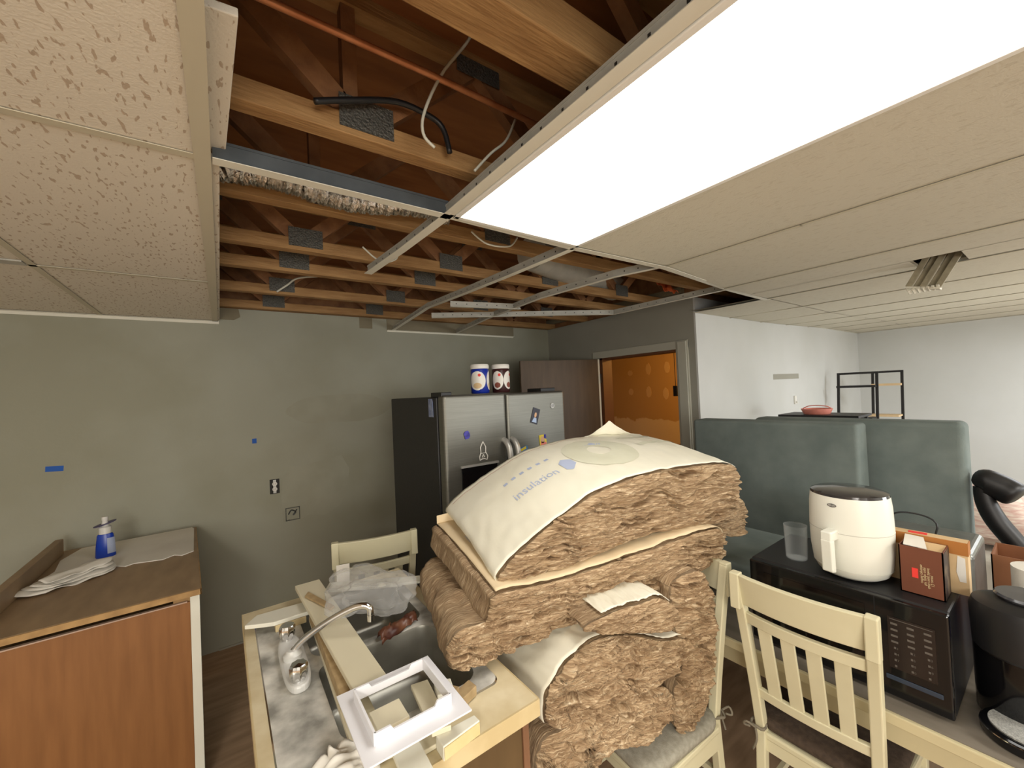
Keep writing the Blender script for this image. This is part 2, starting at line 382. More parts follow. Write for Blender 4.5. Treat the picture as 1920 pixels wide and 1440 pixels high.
for k, (y, z, sc) in enumerate([(4.12, 1.937, .5), (3.78, 1.98, 1), (3.46, 1.985, 1), (3.2, 2.0, .7), (4.12, 1.64, .6), (3.79, 1.63, 1), (3.5, 1.60, 1), (3.22, 1.56, .9)]):
    mb = MB(); K = 18
    mb.prism([((.045+.012*noise.noise((k, a*.9, 0)))*cos(2*pi*a/K), (.085*sc+.02*noise.noise((a*.9, k, 3)))*sin(2*pi*a/K)) for a in range(K)], 0, .003, fn=lambda a, b, c: (5.3-c, y+a, z+b))
    o = build('joint_compound_spot', mb, M_mud)
    tag(o, 'pale joint compound dab on orange wall, %s from left, %s row' % (('first', 'second', 'third', 'fourth')[k % 4], 'upper' if k < 4 else 'lower'), 'wall patch', 'joint compound dabs on the utility room drywall')
# door casing, jambs
tr = MB(); tr.box(3.132, 3.15, 1.845, 1.955, 0, 2.10); tr.box(3.120, 3.132, 1.855, 1.935, 0, 2.09)
struct('trim_1', tr, mat('pale_casing_paint', rgb(184, 182, 168), None, .6), bevel=.004)
struct('trim_2', MB().box(3.135, 3.15, 1.845, 2.9, 2.03, 2.10), mat('pale_casing_paint', rgb(184, 182, 168), None, .6), bevel=.003)
struct('trim_3', MB().box(3.14, 3.28, 2.775, 2.812, 0, 2.032), M_jamb)
struct('trim_4', MB().box(3.14, 3.28, 1.95, 2.812, 2.012, 2.034), M_jamb)
struct('trim_5', MB().box(3.14, 3.28, 1.948, 1.96, 0, 2.032), M_taupe)
# door leaf, swung open
dt = bpy.data.objects.new('door_1', None); COL.objects.link(dt); dt['kind'] = 'structure'; dt.location = (3.125, 2.80, 0)
ang = math.atan2(3.06-2.80, 2.30-3.125); dt.rotation_euler = (0, 0, ang)
build('door_leaf', MB().box(0.03, .86, -.018, .018, .01, 2.02), M_door, dt, bevel=.002)
build('door_edge', MB().box(0.012, .03, -.018, .018, .01, 2.02), M_trimwhite, dt)
for z in (.3, 1.05, 1.78): build('hinge', MB().box(-.002, .012, -.022, .022, z, z+.09), M_blackmetal, dt)
build('door_knob', MB().lathe([(0, 0), (.012, 0), (.012, .03), (.028, .04), (.03, .055), (.02, .07), (0, .072)], (0, 0, 0), 16, fn=lambda x, y, z: (.80+x, .018+z, 1+y)), M_handle, dt, smooth='auto')
t = thing('hanging_switch', 'small dark box hanging on a cord just inside the right of the utility doorway', 'switch', (3.51, 2.21, 1.67))
build('switch_body', MB().box(-.015, .015, -.02, .02, -.05, .05), M_black, t, bevel=.003)
build('cord', MB().tube([(0, 0, .05), (0, 0, .83)], .003, 6), M_black, t)

# ---------- ceiling: tiles, grid
def zsag(x, y):
    def ss(a, b, v): v = max(0, min(1, (v-a)/(b-a))); return v*v*(3-2*v)
    return ZC-.042*ss(1.9, 2.6, x)*(1-ss(4.2, 6.5, x))*(1-ss(1.5, 2.6, y))
def sheet(mb, poly_cells, z=0.012, mi=0):
    pass
ct = MB()
def tile(x0, x1, y0, y1, mi=0, n=6, dz=0.0):
    g = .003
    ct.grid(lambda u, v: (x0+g+(x1-x0-2*g)*u, y0+g+(y1-y0-2*g)*v, zsag(x0+(x1-x0)*u, y0+(y1-y0)*v)+.004+dz), n, n, mi, flip=True)
    ct.grid(lambda u, v: (x0+g+(x1-x0-2*g)*u, y0+g+(y1-y0-2*g)*v, zsag(x0+(x1-x0)*u, y0+(y1-y0)*v)+.02+dz), n, n, mi)
YL = [-3, -2.45, -1.23, -.02, 1.215, 2.46, 3.6]
XL = [-3, -2.44, -1.83, -1.22, -.61, -.01]
for i in range(len(XL)-1):
    for j in range(len(YL)-1): tile(XL[i], XL[i+1], YL[j], YL[j+1], 0)
XR = [-.01, .64, 1.25, 1.87, 2.5, 3.1, 3.72, 4.33, 4.94, 5.55, 6.16, 6.77, 7.4]
YR = [-3, -2.45, -1.23, -.02, 1.215]
for i in range(len(XR)-1):
    for j in range(len(YR)-1):
        if i in (0, 1) and j == 3: continue
        if i == 4 and j == 3:      # tile with the torn hole (z hole built by splitting)
            x0, x1, y0, y1 = 2.5, 3.1, -.02, 1.215; hx0, hx1, hy0, hy1 = 2.83, 3.085, .285, .455
            tile(x0, hx0, y0, y1, 1); tile(hx1, x1, y0, y1, 1); tile(hx0, hx1, y0, hy0, 1); tile(hx0, hx1, hy1, y1, 1); continue
        tile(XR[i], XR[i+1], YR[j], YR[j+1], 1)
for i in range(5, len(XR)-1): tile(XR[i], XR[i+1], 1.215, 1.775, 1)
# the half-pulled tile by the corner: a wedge
n0 = len(ct.v); ct.v += [(3.16, 1.70, 2.305), (3.72, 1.24, 2.303), (3.72, 1.775, 2.34), (3.2, 1.775, 2.34)]; ct.f.append((n0+3, n0+2, n0+1, n0)); ct.m.append(1)
struct('ceiling', ct, [M_tile, M_tile2], solid=0)

def tbar(p, q, mi=0, mb=None, up=.036, wd_=.024):
    # an inverted T: painted flange below, web and bulb above; follows a list of points
    mb = mb or MB()
    pts = [Vector(a) for a in (p if isinstance(p, list) else [p, q])]
    for a, b in zip(pts[:-1], pts[1:]):
        d = (b-a).normalized()*.002
        mb.beam(a-d, b+d, wd_, .002, mi=0)
        mb.beam(a-d+Vector((0, 0, up/2)), b+d+Vector((0, 0, up/2)), .0016, up, mi=1)
        mb.beam(a-d+Vector((0, 0, up)), b+d+Vector((0, 0, up)), .006, .007, mi=1)
    # punched slots
    L_ = 0
    for a, b in zip(pts[:-1], pts[1:]):
        ln = (b-a).length; dd = (b-a).normalized(); side = dd.cross(Vector((0, 0, 1)))
        k = int(ln/.075)
        for i in range(k):
            c = a+dd*(.04+i*.075)+Vector((0, 0, up*.6)); s = .0035
            for sg in (1, -1):
                o = side*sg*.0011
                n0 = len(mb.v); mb.v += [tuple(c+o-dd*s-Vector((0, 0, s))), tuple(c+o+dd*s-Vector((0, 0, s))), tuple(c+o+dd*s+Vector((0, 0, s))), tuple(c+o-dd*s+Vector((0, 0, s)))]
                mb.f.append((n0, n0+1, n0+2, n0+3)); mb.m.append(2)
    return mb
TM = [M_tbar, M_tbarweb, M_outletdark]
# installed grid (part of the ceiling)
g = MB()
for x in XL[1:-1]: tbar((x, -3, ZC), (x, 3.6, ZC), mb=g)
for y in YL[1:-1]: tbar((-3, y, ZC), (-.01, y, ZC), mb=g)
tbar([(-.022, -3, ZC-.001), (-.022, 3.6, ZC-.001)], None, mb=g, wd_=.034)
for x in XR[3:-1]:
    tbar([(x, y, zsag(x, y)) for y in (-3, -1.5, -.02, .6, 1.215)], None, mb=g, wd_=.016)
for x in XR[6:-1]: tbar([(x, 1.215, zsag(x, 1.2)), (x, 1.775, zsag(x, 1.775))], None, mb=g, wd_=.016)
for y in YR[1:4]:
    tbar([(x, y, zsag(x, y)) for x in XR[2:]], None, mb=g, wd_=.016)
struct('ceiling_grid', g, [mat('cream_grid_paint', rgb(200, 193, 170), None, .6), M_tbarweb, M_outletdark])
# wall angle along the back wall
struct('trim_6', MB().box(-3, 0, 3.575, 3.6, ZC-.002, ZC).box(-3, 0, 3.597, 3.6, ZC-.02, ZC).box(1.23, 2.64, 3.575, 3.6, ZC-.002, ZC).box(1.23, 2.64, 3.597, 3.6, ZC-.014, ZC), M_tbar)
struct('trim_7', MB().box(3.2, 7.4, 1.75, 1.775, ZC-.002, ZC).box(7.375, 7.4, -3, 1.775, ZC-.002, ZC), M_tbar)
tag(build('drywall_strip', MB().box(1.23, 2.64, 3.592, 3.6, ZC, 2.44), M_drywall), 'strip of bare drywall above the ceiling line, right half of the back wall', 'drywall')
tag(build('paint_patch', MB().prism([(.0, 2.355), (.09, 2.355), (.13, 2.38), (.12, 2.44), (0, 2.44)], 0, .003, fn=lambda a, b, c: (a, 3.6-c, b)), M_drywall), 'brown torn drywall patch at the top of the wall beside the left ceiling edge', 'wall patch')

# exposed bars
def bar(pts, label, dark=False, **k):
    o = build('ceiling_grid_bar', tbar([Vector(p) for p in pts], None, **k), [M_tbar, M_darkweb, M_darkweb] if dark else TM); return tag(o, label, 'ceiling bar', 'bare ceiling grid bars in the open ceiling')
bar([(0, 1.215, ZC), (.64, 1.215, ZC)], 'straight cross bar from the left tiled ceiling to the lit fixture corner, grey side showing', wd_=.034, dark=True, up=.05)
bar([(.635, -.9, ZC), (.635, 1.2, ZC), (.62, 1.6, ZC), (.592, 1.97, ZC-.002)], 'long bar along the left side of the lit fixture, loose end over the opening', wd_=.036)
bar([(.64, 1.21, ZC), (1.25, 1.23, ZC), (1.87, 1.2, 2.335), (2.62, 1.235, 2.31), (3.15, 1.24, 2.302)], 'cross bar along the far end of the lit fixture, continuing right under the tiles', wd_=.034)
bar([(1.25, 1.23, ZC), (1.235, 1.67, ZC), (1.25, 2.2, 2.36), (1.26, 2.77, 2.383), (1.28, 3.2, 2.365), (1.283, 3.59, ZC)], 'wavy long bar from the far right fixture corner to the back wall', wd_=.030)
bar([(1.85, 1.215, ZC), (1.77, 1.455, ZC), (1.72, 2.03, ZC), (1.80, 2.8, ZC+.005), (1.926, 3.59, ZC)], 'thin bar bowed in the middle, second right of the lit fixture, reaching the back wall', wd_=.024)
bar([(2.70, 1.26, 2.338), (2.69, 1.7, 2.34), (2.68, 2.22, ZC), (2.25, 2.44, ZC), (1.80, 2.68, ZC), (1.354, 2.91, ZC)], 'bar that turns a corner above the door wall and runs left over the open ceiling', wd_=.028)
bar([(1.30, 2.485, ZC), (1.808, 2.364, ZC)], 'short loose cross bar between two long bars over the fridge', wd_=.030)

# ---------- lit troffer
t = thing('ceiling_light', 'large lit rectangular troffer with a white frame set in the ceiling', 'ceiling light', (.945, .6, ZC))
fr = MB(); X0, X1, Y0, Y1 = .655, 1.24, -.015, 1.205
for a in ((X0, X0+.018, Y0, Y1), (X1-.018, X1, Y0, Y1), (X0, X1, Y0, Y0+.018), (X0, X1, Y1-.018, Y1)): fr.box(*a, ZC-.006, ZC+.012)
wpart('light_frame', fr, mat('fixture_frame_white', rgb(240, 239, 232), None, .4), t, bevel=.002)
wpart('light_diffuser', MB().box(X0+.018, X1-.018, Y0+.018, Y1-.018, ZC+.001, ZC+.004), M_diff, t)
wpart('light_housing', MB().quadbox([(X0, Y0, ZC+.012), (X1, Y0, ZC+.012), (X1, Y1, ZC+.012), (X0, Y1, ZC+.012), (X0+.04, Y0+.02, ZC+.09), (X1-.04, Y0+.02, ZC+.09), (X1-.04, Y1-.02, ZC+.09), (X0+.04, Y1-.02, ZC+.09)]), M_tbarweb, t)

# ---------- floor trusses above
TY = [.10, .62, 1.12, 1.62, 2.105, 2.475, 3.025, 3.55]
tl = ['bright truss crossing the top of the picture, nearest over the fixture', 'nearest truss, wide bottom face, just above the top of the lit fixture', 'truss carrying the grey nail plate with a black cable over it',
      'truss behind the foil duct', 'truss in the middle of the open ceiling', 'fifth truss back, one of the close pair', 'second truss from the back wall', 'truss resting on top of the back wall']
for k, y in enumerate(TY):
    t = thing('floor_truss', 'open web wooden floor truss: '+tl[k] if len(tl[k].split()) < 11 else tl[k], 'joist', (0, y, 2.44), 0, 'wooden trusses exposed over the open ceiling')
    x0, x1 = -.9, 5.2
    wz = .089 if k == 1 else .058; wy = .026 if k != 1 else .048
    build('bottom_chord', MB().box(x0, x1, -wy, wy, 0, wz), M_joist, t, bevel=.003)
    build('top_chord', MB().box(x0, x1, -wy, wy, .36, .40), M_joist, t)
    bx = .33; xs = [bx+.76*i for i in range(-1, 6)]
    for x in xs:
        for sg in (-1, 1):
            mb = MB(); mb.beam((x+sg*.02, 0, .056), (x+sg*.36, 0, .362), .062, .036, up=(0, 1, 0)); build('web', mb, M_web, t)
        if k in (0, 1, 2, 3) and x < 2: build('web_post', MB().box(x-.045, x-.008, -.018, .018, .058, .36), M_web, t)
        if x < 1.2 or (x < 2.7 and k in (4, 6)):
            build('gusset_plate', MB().box(x-.06, x+.085, -wy-.003, -wy, .018, .105), M_plate, t)
    for x in xs[:-1]:
        if x < 3: build('gusset_plate', MB().box(x+.30, x+.46, -wy-.003, -wy, .32, .375), M_plate, t)
struct('ceiling_subfloor', MB().box(-3, 7.5, -3, 3.72, 2.84, 2.86), M_ply)
# rim boards that close the joist space
struct('ceiling_rim', MB().box(-3, 3.15, 3.62, 3.66, 2.44, 2.84).box(3.27, 7.4, 1.79, 1.83, 2.44, 2.84).box(3.2, 3.24, 1.79, 3.7, 2.44, 2.84), M_web)
# copper pipe, cables, foil duct
wire('copper_pipe', [(-.6, .95, 2.577), (.1, .95, 2.577), (.5, .95, 2.577), (.84, .955, 2.575), (1.4, .96, 2.572)], .0085, M_copper, 'thin copper water pipe running under the trusses at the top', 'pipe')
wire('white_cable', [(.60, .93, 2.76), (.576, .94, 2.707), (.50, .95, 2.593), (.445, .95, 2.47), (.44, .95, 2.41), (.47, .95, 2.385)], .004, M_cablew, 'white cable drooping between trusses beside the copper pipe', 'cable')
wire('black_cable', [(.203, 1.05, 2.466), (.266, 1.05, 2.493), (.405, 1.05, 2.544), (.499, 1.05, 2.542), (.548, 1.05, 2.52), (.568, 1.05, 2.452)], .008, M_black, 'thick black cable arching over the grey nail plate', 'cable')
wire('white_cable', [(.78, 1.0, 2.60), (.74, 1.0, 2.52), (.68, 1.0, 2.46), (.62, 1.0, 2.39)], .004, M_cablew, 'pale cable dangling close to the left edge of the lit fixture', 'cable')
wire('white_cable', [(.55, 2.9, 2.56), (.42, 2.9, 2.53), (.36, 2.9, 2.48), (.30, 2.9, 2.43)], .006, M_cablew, 'white cable loop between the trusses near the back wall', 'cable')
wire('white_cable', [(.72, 1.9, 2.45), (.70, 1.88, 2.40), (.64, 1.88, 2.375), (.60, 1.9, 2.40), (.55, 1.9, 2.44)], .004, M_cablew, 'white cable loop just behind the loose end of the long bar', 'cable')
wire('white_cable', [(1.15, 1.5, 2.46), (1.1, 1.5, 2.41), (.98, 1.5, 2.40), (.9, 1.5, 2.44)], .004, M_cablew, 'white cable sagging behind the far end of the lit fixture', 'cable')
fd = MB(); K = 160
pts = [(.0+.8*i/K, 1.50+.01*noise.noise((i*.2, 0, 0)), 2.462+.012*sin(i*.06)+.03*(i/K)**2) for i in range(K+1)]
fd.tube(pts, [.036+.007*(i % 2)+.006*noise.noise((i*.37, 3, 1)) for i in range(K+1)], 20)
tag(build('foil_duct', fd, M_foil, smooth=False), 'crinkled silver foil flex duct lying just behind the straight cross bar', 'duct')
# grey duct + orange insulation scrap seen at right
dk = MB(); dk.tube([(1.6+.1*i, 1.95+.03*i, 2.60) for i in range(13)], .11, 20)
tag(build('round_duct', dk, M_tbarweb, smooth='auto'), 'dark round metal duct above the bars, left of the door wall', 'duct')
sc = MB(); sc.grid(lambda u, v: (2.72+.16*u, 1.75+.1*v, 2.44+.1*v+.04*noise.noise((u*4, v*4, 2))), 10, 10)
tag(build('orange_scrap', sc, mat('orange_plastic', rgb(214, 100, 50), None, .6), solid=.004), 'crumpled orange scrap hanging in the open ceiling near the door wall', 'scrap')
# raised tile edge at the left opening
mb = MB(); mb.quadbox([(-.25, .80, 2.37), (.040, .79, 2.385), (.024, 1.26, 2.375), (-.25, 1.2, 2.365), (-.25, .80, 2.386), (.040, .79, 2.401), (.024, 1.26, 2.391), (-.25, 1.2, 2.381)])
tag(build('ceiling_tile', mb, M_tile, bevel=.002), 'loose fissured tile pushed up over the edge of the left ceiling', 'ceiling tile')
mb = MB(); mb.quadbox([(-.2, 1.23, 2.352), (.012, 1.23, 2.352), (.004, 3.58, 2.345), (-.2, 3.58, 2.345), (-.2, 1.23, 2.367), (.012, 1.23, 2.367), (.004, 3.58, 2.36), (-.2, 3.58, 2.36)])
tag(build('ceiling_tile', mb, M_tile, bevel=.002), 'torn tile edge running along the left ceiling rail toward the back wall', 'ceiling tile')

# hanging ribbed fixture in the torn hole
t = thing('hanging_fixture', 'ribbed off-white fixture hanging down through a torn hole in the right ceiling', 'fixture', (3.0, .40, 2.26))
mb = MB()
tp = Vector((3.03, .350, 2.36)); bt = Vector((3.0, .438, 2.185)); ax = (bt-tp); wv = Vector((0, 1, .25)).normalized()*.055; dv = Vector((-1, 0, .0))*.012
for i in range(5):
    o = wv*(-1+.5*i)
    pr = .016 if i % 2 == 0 else .0
    mb.beam(tp+o+Vector((-pr, 0, 0)), bt+o+Vector((-pr, 0, 0)), .026, .012, up=(1, 0, 0))
wpart('ribbed_panel', mb, M_vent, t, bevel=.002)
mb = MB(); mb.obox(bt+Vector((0, .0, -.004)), (.05, .13, .012), (radians(14), 0, 0))
for i in range(7): mb.obox(bt+Vector((-.01, -.055+.018*i, -.012)), (.045, .012, .012), (.2*i, .3, 0))
wpart('broken_end_cap', mb, M_tbar, t, bevel=.002)
# dark ceiling vent slot at far left
tag(build('ceiling_vent', MB().box(-.72, -.625, 2.40, 2.46, ZC-.004, ZC+.002), M_tbarweb), 'grey metal slot in the ceiling at the left edge', 'vent')

# ------------------------------------------------------------------ back wall bits
def wallplate(name, x, z, w_, h_, m, label, cat, rot=0, group=None):
    mb = MB().box(-w_/2, w_/2, 0, .0015, -h_/2, h_/2)
    o = build(name, mb, m, loc=None); o.location = (x, 3.5985, z); o.rotation_euler = (0, rot, 0); tag(o, label, cat, group); return o
wallplate('tape_piece', -.826, 1.396, .075, .032, M_bluetape, 'wide strip of blue tape on the wall above the left cabinet', 'tape', .06)
wallplate('tape_piece', .192, 1.452, .028, .036, M_bluetape, 'small square of blue tape high on the middle of the wall', 'tape')
t = thing('wall_outlet', 'uncovered white duplex outlet in a dark cutout on the wall', 'outlet', (.313, 3.6, 1.092))
build('outlet_box', MB().box(-.032, .032, -.004, 0, -.055, .055), M_outletdark, t)
build('mounting_ears', MB().box(-.010, .010, -.007, -.004, -.05, .05), M_handle, t)
for z in (-.02, .02):
    o = build('receptacle', MB().lathe([(0, 0), (.0165, 0), (.0165, .006), (0, .006)], seg=20, fn=lambda x, y, zz: (x, -.006-zz, z+y*.9)), M_outlet, t)
    build('slots', MB().box(-.007, -.005, -.0125, -.012, z-.004, z+.006).box(.005, .007, -.0125, -.012, z-.004, z+.006), M_outletdark, o)
t = thing('junction_box', 'open square metal junction box set in the wall, lower right of the outlet', 'junction box', (.429, 3.6, .86))
build('box_shell', MB().box(-.048, .048, -.004, 0, .044, .05).box(-.048, .048, -.004, 0, -.05, -.044).box(-.05, -.044, -.004, 0, -.05, .05).box(.044, .05, -.004, 0, -.05, .05), M_plate, t)
build('box_back', MB().box(-.045, .045, -.001, 0, -.045, .045), mat('box_interior', rgb(120, 118, 108), rgb(70, 68, 62), .6, scale=30), t)
build('wires', MB().tube(smoothpts([(-.03, -.002, .0), (-.01, -.006, .03), (.02, -.006, .01), (.0, -.006, -.01), (.03, -.002, .03)], 20), .004, 6), M_black, t)
def patch(pts, label, m=M_primer, k=0):
    mb = MB(); mb.prism(pts, 0, .0012, fn=lambda a, b, c: (a, 3.6-c, b)); tag(build('paint_patch', mb, m), label, 'wall patch')
def blob(cx, cz, rx, rz, seed, n=26): return [(cx+rx*(1+.35*noise.noise((cos(a)*1.3+seed, sin(a)*1.3, seed)))*cos(a), cz+rz*(1+.35*noise.noise((cos(a)*1.3, sin(a)*1.3+seed, seed+4)))*sin(a)) for a in [2*pi*i/n for i in range(n)]]
tag(build('paint_patch', MB().box(.99, 1.10, 3.597, 3.6, 2.345, 2.44), M_drywall), 'small olive drywall patch at the wall top, left of the wavy bar end', 'wall patch')
M_primer2 = mat('wall_touchup', rgb(160, 159, 142), rgb(153, 152, 134), .78, scale=6)
patch([(.36, .80), (.40, .82), (.47, .80), (.55, .83), (.66, .80), (.78, .86), (.84, .98), (.86, 1.15), (.80, 1.27), (.70, 1.25), (.60, 1.24), (.50, 1.22), (.42, 1.23), (.37, 1.15), (.355, 1.0)], 'slightly lighter touch-up patch around the junction box, right of the outlet', M_primer2)
patch(blob(.80, 1.66, .42, .12, 5), 'broad faint smear high on the wall left of the fridge', M_primer2)
tag(build('wall_smear', MB().box(4.55, 5.2, 1.7735, 1.775, 1.735, 1.79), M_taupe), 'grey rectangular smear on the white far wall', 'wall patch')
tag(build('wall_hook', MB().box(5.03, 5.075, 1.76, 1.775, 1.46, 1.55).box(5.045, 5.06, 1.745, 1.76, 1.47, 1.49), M_outlet, bevel=.003), 'small white hook on the far wall above the pink bowl', 'hook')

# ------------------------------------------------------------------ left cabinet
t = thing('base_cabinet', 'brown cherry base cabinet with a loose worktop at the left', 'cabinet', (-.45, 2.95, 0))
b = MB(); b.prism([(-.78, 2.40), (-.142, 2.40), (-.208, 3.5), (-.78, 3.5)], .02, .845); wpart('carcass', b, M_darkwood, t)
wpart('end_panel', MB().box(-.79, -.140, 2.385, 2.40, .0, .848), M_wood, t, bevel=.002)
wpart('panel_top_edge', MB().box(-.79, -.15, 2.383, 2.40, .848, .853), mat('chipped_pink_edge', rgb(186, 160, 140), None, .7), t)
wpart('face_frame', MB().prism([(-.140, 2.385), (-.105, 2.385), (-.172, 3.5), (-.207, 3.5)], .0, .875), M_trimwhite, t, bevel=.002)
wpart('support_block', MB().box(-.20, -.14, 2.40, 2.46, .845, .888), M_topedge, t)
wpart('support_rail', MB().box(-.74, -.70, 2.46, 3.4, .845, .888), M_topedge, t)
t = thing('worktop', 'worn brown wood-look worktop lying on the left cabinet, backsplash on its far side', 'worktop', (-.45, 2.95, .888))
wpart('worktop_board', MB().prism([(-.80, 2.345), (-.098, 2.345), (-.165, 3.53), (-.80, 3.53)], .888, .912), M_topwood, t, bevel=.002)
wpart('worktop_edge', MB().box(-.80, -.096, 2.338, 2.3455, .886, .911).prism([(-.100, 2.338), (-.095, 2.338), (-.162, 3.53), (-.167, 3.53)], .886, .911), M_topedge, t)
wpart('backsplash', MB().box(-.80, -.765, 2.345, 3.46, .912, 1.0), M_topwood, t, bevel=.004)
# white sheet with torn edge and folded pile
sh = [(-.70, 3.5), (-.5, 3.51), (-.185, 3.52), (-.172, 3.48), (-.150, 2.95), (-.20, 2.91), (-.235, 2.95), (-.28, 2.91), (-.34, 2.93), (-.40, 2.95), (-.43, 2.93), (-.47, 2.97), (-.5, 2.93), (-.54, 2.95), (-.60, 2.88), (-.66, 2.90), (-.72, 2.92), (-.74, 3.0), (-.72, 3.1), (-.745, 3.3)]
tag(build('paper_sheet', MB().prism(sh, .9125, .9165), M_paperw), 'large white sheet with a torn front edge on the brown worktop', 'paper')
t = thing('paper_pile', 'crumpled stack of folded white paper at the left end of the worktop', 'paper', (-.62, 2.87, .917))
for k in range(4):
    mb = MB(); a0 = .25*k; L1, W1 = .17-.012*k, .075-.008*k
    def f(u, v, k=k, a0=a0, L1=L1, W1=W1):
        r_ = sqrt(max(0, 1-(2*v-1)**2)); x = (2*u-1)*L1*(.6+.4*r_)*(1+.12*noise.noise((u*3, v*3, k))); y = (2*v-1)*W1*(1+.15*noise.noise((u*5, k, v)))
        z = .004+.014*k+.014*noise.noise((u*3, v*2, k*3.3))+.012*(1-abs(2*v-1))
        return (x*cos(.55+.05*k)-y*sin(.55+.05*k)+.01*k, x*sin(.55+.05*k)+y*cos(.55+.05*k), z)
    mb.grid(f, 20, 10); build('folded_sheet', mb, M_paperw, t, solid=.003, smooth=True)
# blue glue bottle
t = thing('glue_bottle', 'blue squeeze bottle with white cap and a purple disc on the white sheet', 'bottle', (-.548, 3.2, .9165))
build('bottle_body', MB().lathe([(0, 0), (.040, 0), (.043, .006), (.040, .06), (.034, .12), (.030, .128), (0, .13)], seg=32, sy=.6), M_bluepl, t, smooth='auto')
build('bottle_label', MB().grid(lambda u, v: ((.0425-.004*v)*cos(-1.3+1.2*u), (.0425-.004*v)*.62*sin(-1.3+1.2*u), .02+.085*v), 12, 4), mat('pale_label', rgb(160, 170, 196), None, .5), t)
build('bottle_cap', MB().lathe([(0, .13), (.026, .13), (.026, .165), (.016, .172), (.012, .2), (.014, .205), (.014, .222), (0, .224)], seg=24), M_outlet, t, smooth='auto')
build('purple_disc', MB().lathe([(.012, 0), (.046, 0), (.047, .003), (.012, .004)], (0, 0, 0), 28, fn=lambda x, y, z: (x, y, .182+z+.25*x)), M_purple, t)

# ------------------------------------------------------------------ sink unit
t = thing('sink_cabinet', 'brown sink base cabinet under the beige countertop', 'cabinet', (.36, 1.4, 0))
cb = MB(); cb.box(.08, .098, .9, 1.92, 0, .868); cb.box(.62, .638, .91, 1.92, .0, .868); cb.box(.098, .62, 1.9, 1.92, .0, .868); cb.box(.098, .62, .91, 1.9, .08, .10)
wpart('carcass', cb, M_darkwood, t)
wpart('end_panel', MB().box(.08, .625, .893, .908, 0, .868), M_darkwood, t, bevel=.002)
wpart('front_stile', MB().box(.625, .645, .888, .95, 0, .868), M_stile, t, bevel=.002)
for y0 in (.955, 1.43):
    d = wpart('cabinet_door', MB().box(.638, .656, y0, y0+.46, .12, .80), M_stile, t, bevel=.003)
t = thing('countertop', 'beige laminate countertop cut out for the sink', 'countertop', (.36, 1.4, .87))
SX0, SX1, SY0, SY1 = .098, .606, 1.012, 1.838
c = MB()
for a in ((.045, SX0, .875, 1.94), (SX1, .67, .875, 1.94), (SX0, SX1, .875, SY0), (SX0, SX1, SY1, 1.94)): c.box(*a, .872, .91)
wpart('counter_slab', c, M_laminate, t)
wpart('counter_edge', MB().box(.043, .672, .871, .876, .866, .9105).box(.6695, .673, .875, 1.94, .866, .9105).box(.042, .0455, .875, 1.94, .866, .9105), M_laminedge, t)
# sink
t = thing('kitchen_sink', 'dusty stainless double-bowl drop-in sink', 'sink', (.35, 1.42, .91))
BW = [(.215, .590, 1.045, 1.405), (.215, .590, 1.445, 1.805)]
def rrect(x0, x1, y0, y1, r, n=6):
    P = []
    for cx, cy, a0 in ((x1-r, y1-r, 0), (x0+r, y1-r, 90), (x0+r, y0+r, 180), (x1-r, y0+r, 270)):
        for i in range(n+1): a = radians(a0+90*i/n); P.append((cx+r*cos(a), cy+r*sin(a)))
    return P
bm = bmesh.new()
def loop(P, z): vs_ = [bm.verts.new((x, y, z)) for x, y in P]; return vs_, [bm.edges.new((vs_[i], vs_[(i+1) % len(vs_)])) for i in range(len(vs_))]
o_v, o_e = loop(rrect(.080, .626, .995, 1.855, .03), .914)
es = list(o_e)
for bwl in BW: es += loop(rrect(*bwl, .05), .914)[1]
bmesh.ops.triangle_fill(bm, use_beauty=True, edges=es)
bmesh.ops.recalc_face_normals(bm, faces=bm.faces[:])
mb = MB(); mb.v = [tuple(v.co) for v in bm.verts]; bm.verts.index_update(); mb.f = [tuple(v.index for v in f.verts) for f in bm.faces]; mb.m = [0]*len(mb.f); bm.free()
wpart('sink_deck', mb, M_sink, t)
mb = MB(); R_ = rrect(.080, .626, .995, 1.855, .03); K = len(R_)
mb.v += [(x, y, .914) for x, y in R_]+[(x+(x-.353)*.012, y+(y-1.425)*.008, .9105) for x, y in R_]
for i in range(K): j = (i+1) % K; mb.f.append((i, K+i, K+j, j)); mb.m.append(0)
wpart('sink_rim', mb, M_chrome, t)
for bwl in BW:
    mb = MB(); x0, x1, y0, y1 = bwl; cx, cy = (x0+x1)/2, (y0+y1)/2; rings = []
    base = rrect(x0, x1, y0, y1, .05); K = len(base)
    for (s_, z) in ((1, .914), (.985, .905), (.975, .85), (.95, .77), (.90, .752), (.5, .748), (.1, .744)):
        rings.append([(cx+(x-cx)*s_, cy+(y-cy)*s_, z) for x, y in base])
    for r_ in rings: mb.v += r_
    for k in range(len(rings)-1):
        for i in range(K): j = (i+1) % K; mb.f.append((k*K+i, k*K+j, (k+1)*K+j, (k+1)*K+i)); mb.m.append(0)
    mb.f.append(tuple((len(rings)-1)*K+i for i in range(K))); mb.m.append(0)
    bo = wpart('sink_bowl', mb, M_bowl, t, smooth=True)
    f = inv(t); p = f((cx, cy, .746)); build('drain', MB().lathe([(0, .0), (.03, .0), (.042, .003), (.045, .001)], p, 24), M_blackmetal, bo)
